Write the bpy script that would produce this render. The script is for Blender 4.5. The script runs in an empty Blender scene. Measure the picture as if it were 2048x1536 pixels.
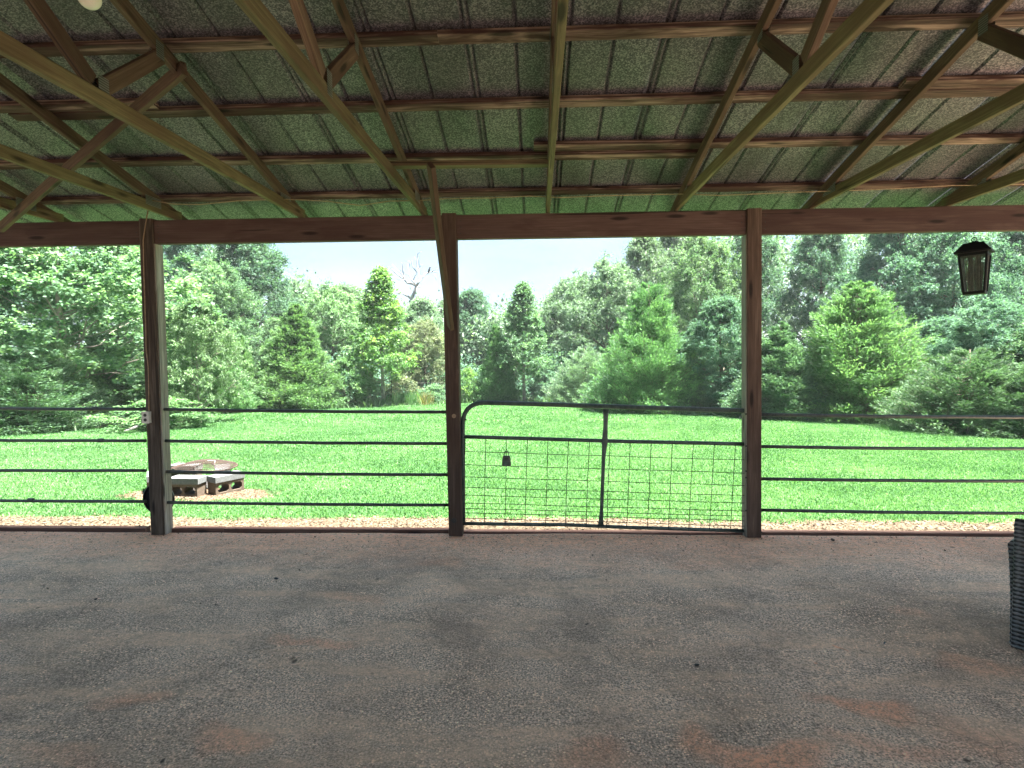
import bpy, bmesh, math, random
import numpy as np
from mathutils import Vector, Matrix, noise as mnoise

random.seed(7)
RNG = np.random.default_rng(7)
SC = bpy.context.scene
COL = SC.collection
rad = math.radians
PI = math.pi

# ------------------------------------------------------------------ camera
CAM_H = 1.878
FPX = 1180.0                      # focal length in pixels of the 2048 px wide photograph
CAM_R = (Matrix.Rotation(rad(2.48), 4, 'Z') @ Matrix.Rotation(rad(90 - 3.54), 4, 'X') @ Matrix.Rotation(rad(-0.46), 4, 'Z'))
cam_d = bpy.data.cameras.new('camera')
cam = bpy.data.objects.new('camera', cam_d)
COL.objects.link(cam)
cam.matrix_world = Matrix.Translation((0, 0, CAM_H)) @ CAM_R
cam_d.sensor_fit = 'HORIZONTAL'
cam_d.sensor_width = 36
cam_d.lens = 36 * FPX / 2048
cam_d.clip_start = 0.05
cam_d.clip_end = 3000
SC.camera = cam

# ------------------------------------------------------------------ world, sun, exposure
SUN_EL, SUN_AZ = 73.0, 84.0       # azimuth from +Y towards +X (sun stands high on the right, a little in front)
w = bpy.data.worlds.new('World'); SC.world = w; w.use_nodes = True
nt = w.node_tree; nt.nodes.clear()
def N(t, kind, **kw):
    n = t.nodes.new(kind)
    for k, v in kw.items(): setattr(n, k, v)
    return n
sky = N(nt, 'ShaderNodeTexSky', sky_type='NISHITA', sun_disc=False)
sky.sun_elevation = rad(SUN_EL); sky.sun_rotation = rad(SUN_AZ); sky.air_density = 1.0; sky.dust_density = 2.0
tc = N(nt, 'ShaderNodeTexCoord')
mp = N(nt, 'ShaderNodeMapping'); mp.inputs['Scale'].default_value = (1, 1, 3.2)
nz = N(nt, 'ShaderNodeTexNoise'); nz.inputs['Scale'].default_value = 2.6; nz.inputs['Detail'].default_value = 5; nz.inputs['Roughness'].default_value = .5
rp = N(nt, 'ShaderNodeValToRGB')
rp.color_ramp.elements[0].position = .42; rp.color_ramp.elements[0].color = (.30, .46, .66, 1)
rp.color_ramp.elements[1].position = .70; rp.color_ramp.elements[1].color = (.47, .66, .82, 1)
mx = N(nt, 'ShaderNodeMix', data_type='RGBA'); mx.inputs[0].default_value = .975
bg = N(nt, 'ShaderNodeBackground'); bg.inputs['Strength'].default_value = .05
ow = N(nt, 'ShaderNodeOutputWorld')
L = nt.links.new
L(tc.outputs['Generated'], mp.inputs['Vector']); L(mp.outputs[0], nz.inputs['Vector']); L(nz.outputs['Fac'], rp.inputs['Fac'])
L(sky.outputs[0], mx.inputs[6]); L(rp.outputs['Color'], mx.inputs[7]); L(mx.outputs[2], bg.inputs['Color']); L(bg.outputs[0], ow.inputs['Surface'])

sd = bpy.data.lights.new('sun', 'SUN'); sd.energy = 2.05; sd.angle = rad(6.0); sd.color = (1.0, .95, .86)
so = bpy.data.objects.new('sun', sd); COL.objects.link(so)
sdir = Vector((math.sin(rad(SUN_AZ)) * math.cos(rad(SUN_EL)), math.cos(rad(SUN_AZ)) * math.cos(rad(SUN_EL)), math.sin(rad(SUN_EL))))
so.rotation_euler = sdir.to_track_quat('Z', 'Y').to_euler()

SC.view_settings.view_transform = 'Standard'; SC.view_settings.look = 'None'
SC.view_settings.exposure = 4.9; SC.view_settings.gamma = 1.0
SC.view_settings.use_curve_mapping = False
SC.render.engine = 'CYCLES'
SC.cycles.use_denoising = True
SC.cycles.max_bounces = 8; SC.cycles.diffuse_bounces = 5; SC.cycles.transparent_max_bounces = 4
SC.cycles.sample_clamp_indirect = 8

# ------------------------------------------------------------------ helpers: pixels of the photograph to directions and points
R3 = CAM_R.to_3x3()
EYE = Vector((0, 0, CAM_H))
def ray(u, v):
    return R3 @ Vector(((u - 1024) / FPX, -(v - 768) / FPX, -1.0))
def on_y(u, v, y):
    d = ray(u, v); return EYE + d * (y / d.y)
def on_z(u, v, z):
    d = ray(u, v); return EYE + d * ((z - CAM_H) / d.z)
def gz(x, y):
    s = min(max(y - 5.9, 0.0), 30.0)
    return -0.02 - 0.035 * s + 0.03 * math.sin(x * .5 + 1) * math.sin(y * .33) * min(1, s / 4)
def on_ground(u, v):
    d = ray(u, v)
    t = 1.0
    while t < 400:
        p = EYE + d * t
        if p.z < gz(p.x, p.y): break
        t += .02
    return EYE + d * t

# ------------------------------------------------------------------ helpers: objects
def put(o, parent=None):
    COL.objects.link(o)
    if parent is not None: o.parent = parent
    return o
def tag(o, label=None, cat=None, group=None, kind=None):
    if label: o['label'] = label
    if cat: o['category'] = cat
    if group: o['group'] = group
    if kind: o['kind'] = kind
    return o
def empty(name, loc, label, cat, group=None, rz=0):
    o = bpy.data.objects.new(name, None); o.location = loc; o.rotation_euler = (0, 0, rz); o.empty_display_size = .1
    COL.objects.link(o)
    return tag(o, label, cat, group)
class MB:
    """collects shapes into one mesh"""
    def __init__(s): s.v = []; s.f = []
    def add(s, vs, fs):
        b = len(s.v); s.v += [tuple(v) for v in vs]; s.f += [tuple(i + b for i in f) for f in fs]; return s
    def box(s, c, size, M=None, ch=0.0):
        x, y, z = size[0] / 2, size[1] / 2, size[2] / 2
        vs = [Vector((a * x, b * y, d * z)) for d in (-1, 1) for a, b in ((-1, -1), (1, -1), (1, 1), (-1, 1))]
        if M is not None: vs = [M @ v for v in vs]
        c = Vector(c); vs = [v + c for v in vs]
        return s.add(vs, [(3, 2, 1, 0), (4, 5, 6, 7), (0, 1, 5, 4), (1, 2, 6, 5), (2, 3, 7, 6), (3, 0, 4, 7)])
    def tube(s, pts, r, n=8, cap=True):
        pts = [Vector(p) for p in pts]
        rs = r if isinstance(r, (list, tuple)) else [r] * len(pts)
        ring = []; up = Vector((0, 0, 1)); prev = None
        for i, p in enumerate(pts):
            t = (pts[min(i + 1, len(pts) - 1)] - pts[max(i - 1, 0)]).normalized()
            if prev is None:
                a = Vector((0, 0, 1)) if abs(t.z) < .9 else Vector((1, 0, 0))
                a = (a - t * a.dot(t)).normalized()
            else:
                a = (prev - t * prev.dot(t)).normalized()
            prev = a; b = t.cross(a)
            ring.append([p + (a * math.cos(k * 2 * PI / n) + b * math.sin(k * 2 * PI / n)) * rs[i] for k in range(n)])
        vs = [v for q in ring for v in q]; fs = []
        for i in range(len(pts) - 1):
            for k in range(n):
                fs.append((i * n + k, i * n + (k + 1) % n, (i + 1) * n + (k + 1) % n, (i + 1) * n + k))
        if cap:
            fs.append(tuple(range(n))[::-1]); fs.append(tuple((len(pts) - 1) * n + k for k in range(n)))
        return s.add(vs, fs)
    def prism(s, poly, z0, z1, M=None):
        n = len(poly)
        vs = [Vector((a, b, z0)) for a, b in poly] + [Vector((a, b, z1)) for a, b in poly]
        if M is not None: vs = [M @ v for v in vs]
        return s.add(vs, [tuple(range(n))[::-1], tuple(range(n, 2 * n))] + [(i, (i + 1) % n, n + (i + 1) % n, n + i) for i in range(n)])
    def build(s, name, mat, parent=None, loc=None, smooth=False):
        me = bpy.data.meshes.new(name); me.from_pydata(s.v, [], s.f)
        me.materials.append(mat)
        if smooth: me.polygons.foreach_set('use_smooth', [True] * len(me.polygons))
        o = bpy.data.objects.new(name, me); put(o, parent)
        if loc is not None: o.location = loc
        return o
def np_mesh(name, V, nper, mat, tint=None, parent=None):
    """V: (n*nper,3) array, faces of nper vertices each"""
    me = bpy.data.meshes.new(name)
    n = len(V) // nper
    me.vertices.add(len(V)); me.vertices.foreach_set('co', np.ascontiguousarray(V, dtype=np.float32).ravel())
    me.loops.add(n * nper); me.loops.foreach_set('vertex_index', np.arange(n * nper, dtype=np.int32))
    me.polygons.add(n); me.polygons.foreach_set('loop_start', np.arange(0, n * nper, nper, dtype=np.int32))
    me.update(calc_edges=True)
    if tint is not None:
        a = me.attributes.new('tint', 'FLOAT', 'FACE'); a.data.foreach_set('value', np.ascontiguousarray(tint, dtype=np.float32))
    me.materials.append(mat)
    o = bpy.data.objects.new(name, me)
    put(o, parent)
    return o

# ------------------------------------------------------------------ materials
class Mat:
    def __init__(s, name):
        s.m = bpy.data.materials.new(name); s.m.use_nodes = True; s.t = s.m.node_tree
        s.b = s.t.nodes['Principled BSDF']; s.out = s.t.nodes['Material Output']
    def n(s, kind, **kw): return N(s.t, kind, **kw)
    def l(s, a, b): s.t.links.new(a, b)
    def coord(s, scale=(1, 1, 1), which='Object', rnd=False):
        c = s.n('ShaderNodeTexCoord'); m = s.n('ShaderNodeMapping'); m.inputs['Scale'].default_value = scale
        if rnd:
            oi = s.n('ShaderNodeObjectInfo'); mu = s.n('ShaderNodeMath', operation='MULTIPLY'); mu.inputs[1].default_value = 60
            s.l(oi.outputs['Random'], mu.inputs[0]); ad = s.n('ShaderNodeVectorMath', operation='ADD')
            s.l(c.outputs[which], ad.inputs[0]); s.l(mu.outputs[0], ad.inputs[1]); s.l(ad.outputs[0], m.inputs['Vector'])
        else: s.l(c.outputs[which], m.inputs['Vector'])
        return m.outputs[0]
    def noise(s, vec, scale, detail=4, rough=.55, dist=0.0):
        n = s.n('ShaderNodeTexNoise'); n.inputs['Scale'].default_value = scale; n.inputs['Detail'].default_value = detail
        n.inputs['Roughness'].default_value = rough; n.inputs['Distortion'].default_value = dist
        if vec is not None: s.l(vec, n.inputs['Vector'])
        return n.outputs['Fac']
    def vor(s, vec, scale, feature='F1', out='Distance', rnd=1.0):
        n = s.n('ShaderNodeTexVoronoi', feature=feature); n.inputs['Scale'].default_value = scale
        n.inputs['Randomness'].default_value = rnd
        s.l(vec, n.inputs['Vector']); return n.outputs[out]
    def ramp(s, fac, *stops):
        r = s.n('ShaderNodeValToRGB'); e = r.color_ramp.elements
        while len(e) < len(stops): e.new(.5)
        for q, (p, c) in zip(e, stops):
            q.position = p; q.color = (*c, 1) if isinstance(c, tuple) else (c, c, c, 1)
        s.l(fac, r.inputs['Fac']); return r.outputs['Color']
    def mix(s, fac, a, b, mode='MIX'):
        m = s.n('ShaderNodeMix', data_type='RGBA', blend_type=mode)
        for k, val in ((0, fac), (6, a), (7, b)):
            sock = m.inputs[k]
            if isinstance(val, (int, float)): sock.default_value = val if k == 0 else (val, val, val, 1)
            elif isinstance(val, tuple): sock.default_value = (*val, 1)
            else: s.l(val, sock)
        return m.outputs[2]
    def math(s, op, a, b=0.0, clamp=False):
        m = s.n('ShaderNodeMath', operation=op, use_clamp=clamp)
        for i, v in enumerate((a, b)):
            if isinstance(v, (int, float)): m.inputs[i].default_value = v
            else: s.l(v, m.inputs[i])
        return m.outputs[0]
    def bump(s, h, strength=.3, dist=.01, prev=None):
        b = s.n('ShaderNodeBump'); b.inputs['Strength'].default_value = strength; b.inputs['Distance'].default_value = dist
        s.l(h, b.inputs['Height'])
        if prev is not None: s.l(prev, b.inputs['Normal'])
        return b.outputs[0]
    def fin(s, col=None, rough=.7, metal=0.0, nor=None, spec=.5):
        if col is not None:
            if isinstance(col, tuple): s.b.inputs['Base Color'].default_value = (*col, 1)
            else: s.l(col, s.b.inputs['Base Color'])
        if isinstance(rough, (int, float)): s.b.inputs['Roughness'].default_value = rough
        else: s.l(rough, s.b.inputs['Roughness'])
        s.b.inputs['Metallic'].default_value = metal; s.b.inputs['Specular IOR Level'].default_value = spec
        if nor is not None: s.l(nor, s.b.inputs['Normal'])
        return s.m

def wood(name, dark, mid, light, stain, stain_amt=.5, grain=1.0):
    m = Mat(name)
    v = m.coord((1.0, 13, 13), rnd=True)                 # stretched along the length (local x)
    g = m.noise(v, 2.2, 6, .6, 1.2)
    v2 = m.coord((.5, 42, 42), rnd=True)
    fine = m.noise(v2, 3.0, 3, .6, .4)
    rings = m.n('ShaderNodeTexWave', wave_type='BANDS', bands_direction='Z'); rings.inputs['Scale'].default_value = 1.5
    rings.inputs['Distortion'].default_value = 9; rings.inputs['Detail'].default_value = 3; rings.inputs['Detail Scale'].default_value = .6
    m.l(m.coord((.35, 9, 9), rnd=True), rings.inputs['Vector'])
    gg = m.math('ADD', m.math('MULTIPLY', g, .45), m.math('ADD', m.math('MULTIPLY', fine, .35), m.math('ADD', m.math('MULTIPLY', rings.outputs['Fac'], .11 * grain), .055 * (1 - grain) + .045)))
    c = m.ramp(gg, (.36 if grain > .9 else .3, dark), (.5, mid), (.63 if grain > .9 else .7, light))
    st = m.noise(m.coord((.8, 4, 4), rnd=True), 1.7, 4, .6, .6)
    c = m.mix(m.math('MULTIPLY', m.ramp(st, (.44, 0.0), (.58, 1.0)), stain_amt), c, stain)
    kn = m.vor(m.coord((1.5, 7, 7), rnd=True), 1.25)
    c = m.mix(m.ramp(kn, (.10, .9), (.2, 0.0)), c, tuple(x * .25 for x in dark))
    oi = m.n('ShaderNodeObjectInfo')
    hs = m.n('ShaderNodeHueSaturation'); m.l(c, hs.inputs['Color'])
    m.l(m.math('ADD', m.math('MULTIPLY', oi.outputs['Random'], .5), .78), hs.inputs['Value'])
    n1 = m.bump(gg, .35, .004); n1 = m.bump(fine, .3, .0015, n1)
    # drying cracks along the grain
    cr = m.noise(m.coord((.45, 26, 26), rnd=True), 1.3, 2, .5, .8)
    crk = m.ramp(cr, (.31, 0.0), (.35, 1.0))
    c2 = m.mix(crk, m.mix(.75, hs.outputs['Color'], (.01, .007, .005)), hs.outputs['Color'])
    n1 = m.bump(crk, .5, .004, n1)
    return m.fin(c2, .78, 0, n1, .3)
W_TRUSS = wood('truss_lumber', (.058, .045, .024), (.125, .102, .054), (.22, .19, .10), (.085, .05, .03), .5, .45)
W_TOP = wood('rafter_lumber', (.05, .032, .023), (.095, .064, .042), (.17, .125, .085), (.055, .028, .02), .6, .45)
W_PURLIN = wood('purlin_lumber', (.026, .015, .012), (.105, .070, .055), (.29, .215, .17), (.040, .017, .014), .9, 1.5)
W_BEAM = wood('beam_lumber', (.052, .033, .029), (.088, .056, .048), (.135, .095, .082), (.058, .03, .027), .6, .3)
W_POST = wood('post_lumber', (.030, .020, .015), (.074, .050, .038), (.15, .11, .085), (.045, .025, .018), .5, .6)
W_POSTL = wood('weathered_post_lumber', (.022, .016, .012), (.065, .050, .038), (.14, .115, .09), (.035, .022, .016), .5, 1.0)
W_SIDE = wood('side_plank_lumber', (.12, .105, .085), (.25, .225, .185), (.36, .335, .29), (.14, .11, .085), .4, 1.0)
W_EDGE = wood('edging_lumber', (.05, .026, .02), (.11, .062, .047), (.18, .11, .085), (.08, .035, .025), .5)

def mat_tin():
    m = Mat('galvanised_tin')
    c = m.coord(rnd=True)
    sp = m.vor(c, 130, out='Color'); sep = m.n('ShaderNodeSeparateColor'); m.l(sp, sep.inputs[0])
    s2 = m.noise(c, 85, 4, .75)
    f = m.math('ADD', m.math('MULTIPLY', sep.outputs[0], .5), m.math('MULTIPLY', s2, .5))
    col = m.ramp(f, (.28, (.050, .044, .060)), (.5, (.10, .088, .112)), (.74, (.27, .24, .27)))
    big = m.noise(m.coord((1, .4, 1), rnd=True), 2.0, 4, .6)
    col = m.mix(m.ramp(big, (.35, .55), (.65, 0.0)), col, (.022, .026, .023))
    nn = m.bump(f, .25, .002)
    wv = m.noise(m.coord((1.5, .5, 1), rnd=True), 2.5, 2)
    nn = m.bump(wv, .5, .02, nn)
    return m.fin(col, m.ramp(f, (.3, .62), (.7, .42)), .35, nn, .5)
M_TIN = mat_tin()
def mat_plate():
    m = Mat('nail_plate_steel'); c = m.coord()
    v = m.n('ShaderNodeTexWave', bands_direction='Z'); v.inputs['Scale'].default_value = 24; m.l(c, v.inputs['Vector'])
    return m.fin(m.ramp(v.outputs['Fac'], (.3, (.07, .075, .068)), (.7, (.20, .21, .19))), .5, .5, m.bump(v.outputs['Fac'], .4, .002))
M_PLATE = mat_plate()
def mat_paintmetal(name, a, b, rough=.45, metal=.3, sc=22, spec=.5):
    m = Mat(name); c = m.coord((1, 1, 1), rnd=True); n1 = m.noise(c, sc, 5, .65)
    col = m.ramp(n1, (.35, a), (.65, b))
    col = m.mix(m.ramp(m.noise(c, sc * 2.2, 3), (.66, 0.0), (.72, .5)), col, tuple(min(1, q * 2.2) for q in b))
    return m.fin(col, m.ramp(n1, (.3, rough - .1), (.7, rough + .15)), metal, m.bump(n1, .15, .002), spec)
M_PIPE = mat_paintmetal('pipe_steel', (.030, .038, .036), (.07, .082, .076), .42)
M_GATE = mat_paintmetal('gate_paint', (.035, .055, .05), (.085, .115, .10), .4)
M_WIRE = mat_paintmetal('mesh_wire', (.008, .014, .008), (.02, .028, .018), .6)
M_BLACK = mat_paintmetal('black_plastic', (.003, .0035, .004), (.007, .0075, .008), .6, 0, 22, .2)
M_GREY = mat_paintmetal('lockbox_metal', (.05, .06, .05), (.10, .11, .09), .45, .4)
M_RUST = mat_paintmetal('rusty_steel', (.02, .012, .009), (.06, .035, .027), .8, .2)
M_WHITE = Mat('outlet_plastic').fin((.62, .60, .54), .45)
M_DARK = Mat('socket_dark').fin((.02, .02, .02), .5)
def mat_flat(name, a, b, sc=20, rough=.8, bd=.004, tr=0):
    m = Mat(name); c = m.coord(rnd=True); n1 = m.noise(c, sc, 6, .65)
    return m.fin(m.ramp(n1, (.3, a), (.7, b)), rough, 0, m.bump(n1, .5, bd))
M_CABLE = mat_flat('cable_jacket', (.22, .15, .09), (.36, .27, .17), 30, .6)
M_BLOCK = mat_flat('cinder_concrete', (.05, .038, .028), (.12, .09, .064), 60)
M_CAP = mat_flat('cap_concrete', (.075, .08, .083), (.14, .15, .155), 50)
M_BARK = mat_flat('bark', (.05, .04, .03), (.14, .115, .09), 14, .9, .02)
M_PALEBARK = mat_flat('pale_bark', (.14, .125, .10), (.30, .27, .23), 10, .9, .02)
M_DEADWOOD = mat_flat('dead_wood', (.16, .15, .15), (.30, .29, .29), 6, .9, .02)
def mat_bulb():
    m = Mat('opal_glass'); return m.fin((.78, .78, .68), .25, 0, None, .6)
M_BULB = mat_bulb()
def mat_wicker():
    m = Mat('resin_wicker'); c = m.coord()
    wz = m.n('ShaderNodeTexWave', bands_direction='Z'); wz.inputs['Scale'].default_value = 12; wz.inputs['Distortion'].default_value = .6; m.l(c, wz.inputs['Vector'])
    wx = m.n('ShaderNodeTexWave', bands_direction='X'); wx.inputs['Scale'].default_value = 7; m.l(c, wx.inputs['Vector'])
    f = m.math('ADD', m.math('MULTIPLY', wz.outputs['Fac'], .7), m.math('MULTIPLY', wx.outputs['Fac'], .3))
    return m.fin(m.ramp(f, (.25, (.013, .015, .017)), (.75, (.16, .175, .18))), .42, 0, m.bump(f, .6, .01), .5)
M_WICKER = mat_wicker()

def mat_leaf(name, c0, c1, c2, trans=.22, rough=.5, spec=.35, objvar=.25):
    m = Mat(name)
    at = m.n('ShaderNodeAttribute', attribute_name='tint')
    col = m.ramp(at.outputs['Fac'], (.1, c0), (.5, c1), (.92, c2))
    oi = m.n('ShaderNodeObjectInfo')
    hs = m.n('ShaderNodeHueSaturation'); m.l(col, hs.inputs['Color'])
    m.l(m.math('ADD', m.math('MULTIPLY', oi.outputs['Random'], objvar), 1 - objvar / 2), hs.inputs['Value'])
    m.l(m.math('ADD', m.math('MULTIPLY', oi.outputs['Random'], .02), .49), hs.inputs['Hue'])
    m.fin(hs.outputs['Color'], rough, 0, None, spec)
    tr = m.n('ShaderNodeBsdfTranslucent'); m.l(m.mix(1.0, hs.outputs['Color'], (1.15, 1.3, .7), 'MULTIPLY'), tr.inputs['Color'])
    ms = m.n('ShaderNodeMixShader'); ms.inputs[0].default_value = trans
    m.l(m.b.outputs[0], ms.inputs[1]); m.l(tr.outputs[0], ms.inputs[2]); m.l(ms.outputs[0], m.out.inputs['Surface'])
    return m.m
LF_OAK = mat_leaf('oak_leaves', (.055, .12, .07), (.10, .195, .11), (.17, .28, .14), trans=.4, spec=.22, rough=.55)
LF_FAR = mat_leaf('far_leaves', (.085, .145, .10), (.125, .205, .14), (.165, .26, .165), trans=.4)  # greyer, paler greens: distance haze put into the leaf colour
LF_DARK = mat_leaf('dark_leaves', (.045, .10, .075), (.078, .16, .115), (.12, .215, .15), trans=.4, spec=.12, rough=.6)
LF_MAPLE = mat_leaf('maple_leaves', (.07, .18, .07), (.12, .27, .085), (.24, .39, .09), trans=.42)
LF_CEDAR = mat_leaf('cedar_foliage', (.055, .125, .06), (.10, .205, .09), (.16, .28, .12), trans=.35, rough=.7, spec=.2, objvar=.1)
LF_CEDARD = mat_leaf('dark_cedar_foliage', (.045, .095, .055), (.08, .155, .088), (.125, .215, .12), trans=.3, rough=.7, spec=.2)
LF_TAN = mat_leaf('olive_leaves', (.10, .14, .08), (.155, .205, .115), (.22, .265, .145), trans=.36)
LF_BUSH = mat_leaf('bush_leaves', (.08, .155, .08), (.13, .23, .115), (.19, .30, .16), trans=.4)
LF_GRASS = mat_leaf('grass_blades', (.055, .135, .055), (.115, .235, .10), (.19, .33, .16), trans=.3, rough=.7, spec=.08, objvar=0)
LF_STRAW = mat_leaf('dry_grass', (.14, .13, .05), (.22, .2, .08), (.3, .27, .13), trans=.2)
LF_CHIP = mat_leaf('wood_chip', (.022, .014, .009), (.075, .055, .036), (.15, .12, .085), trans=0, rough=.8, spec=.2, objvar=0)
LF_REDCHIP = mat_leaf('debris_chip', (.02, .013, .01), (.08, .05, .035), (.25, .2, .15), trans=0, rough=.8, spec=.2, objvar=0)
#MAT_END

# ------------------------------------------------------------------ ground, lawn edge, floor
WALL = 5.76
EDGE_PX = [(-420, 905), (0, 866), (130, 857), (215, 850), (420, 832), (500, 821), (700, 816), (780, 812), (930, 806), (1070, 806), (1160, 811), (1200, 822), (1300, 826),
           (1420, 830), (1600, 837), (1750, 846), (1850, 855), (1920, 860), (2048, 872), (2500, 915)]
EDGE = [on_ground(u, v) for u, v in EDGE_PX]
EA = np.array([math.atan2(p.x, p.y) for p in EDGE]); EY = np.array([p.y for p in EDGE])
def far_edge(x, y):
    return np.interp(np.arctan2(x, y), EA, EY)
PIT = on_ground(398, 990); PIT_R = (1.08, .42)
def near_edge(x):
    return 6.50 + .05 * np.sin(x * 2.3) + .035 * np.sin(x * 6.1 + 1) + .05 * np.sin(x * 1.1 + 2) - .05 * (x > 0)

def mat_ground():
    m = Mat('ground_soil'); c = m.coord()
    sx = m.n('ShaderNodeSeparateXYZ'); m.l(c, sx.inputs[0])
    n1 = m.noise(c, 3, 5, .6); n2 = m.noise(c, 38, 4, .7)
    turf = m.ramp(n2, (.3, (.02, .06, .014)), (.7, (.07, .17, .04)))
    forest = m.ramp(m.noise(c, 2, 6, .7), (.3, (.018, .022, .010)), (.7, (.06, .05, .03)))
    sand = m.ramp(m.noise(c, 45, 5, .75), (.25, (.035, .023, .015)), (.5, (.085, .064, .044)), (.75, (.14, .115, .085)))
    fs = m.math('LESS_THAN', sx.outputs[1], m.math('ADD', m.math('MULTIPLY', n1, .18), 6.44))
    col = m.mix(m.ramp(sx.outputs[1], (0, 0.0), (1, 0.0)), turf, turf)
    far = m.math('GREATER_THAN', sx.outputs[1], 31.0)
    col = m.mix(far, col, forest)
    col = m.mix(fs, col, sand)
    dx = m.math('MULTIPLY', m.math('SUBTRACT', sx.outputs[0], PIT.x), 1 / PIT_R[0]); dy = m.math('MULTIPLY', m.math('SUBTRACT', sx.outputs[1], PIT.y), 1 / PIT_R[1])
    r = m.math('ADD', m.math('ADD', m.math('MULTIPLY', dx, dx), m.math('MULTIPLY', dy, dy)), m.math('MULTIPLY', n1, .5))
    col = m.mix(m.math('LESS_THAN', r, 1.3), col, m.mix(.35, sand, (.16, .09, .055)))
    return m.fin(col, .95, 0, m.bump(n2, .6, .02), .1)
def ground_sheet():
    xs = np.unique(np.concatenate([np.linspace(-600, -40, 9), np.linspace(-40, 40, 121), np.linspace(40, 600, 9)]))
    ys = np.unique(np.concatenate([np.linspace(-400, -10, 6), np.linspace(-10, 5.9, 5), np.linspace(5.9, 60, 111), np.linspace(60, 1200, 12)]))
    mb = MB(); nx = len(xs)
    mb.v = [(float(x), float(y), gz(x, y)) for y in ys for x in xs]
    mb.f = [(j * nx + i, j * nx + i + 1, (j + 1) * nx + i + 1, (j + 1) * nx + i) for j in range(len(ys) - 1) for i in range(nx - 1)]
    o = mb.build('ground', mat_ground(), smooth=True); tag(o, kind='structure'); return o
ground_sheet()

def mat_forest():
    m = Mat('forest_floor_litter'); c = m.coord(); n2 = m.noise(c, 9, 6, .7)
    return m.fin(m.ramp(n2, (.3, (.022, .03, .012)), (.6, (.055, .06, .028)), (.8, (.10, .075, .045))), .95, 0, m.bump(n2, .8, .05), .1)
def forest_floor():
    mb = MB(); angs = np.linspace(rad(-62), rad(60), 140); ds = [0, 1.5, 4, 8, 16, 32, 70]
    for a in angs:
        e = float(np.interp(a, EA, EY)) + .05
        for d in ds:
            y = e + d; x = math.tan(a) * y
            mb.v.append((x, y, gz(x, y) + .01 + .04 * min(d, 1) + .03 * math.sin(x * 2.1) * min(d, 1)))
    n = len(ds)
    for i in range(len(angs) - 1):
        for j in range(n - 1):
            mb.f.append((i * n + j, (i + 1) * n + j, (i + 1) * n + j + 1, i * n + j + 1))
    tag(mb.build('forest_floor', mat_forest(), smooth=True), kind='structure')
forest_floor()

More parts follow.
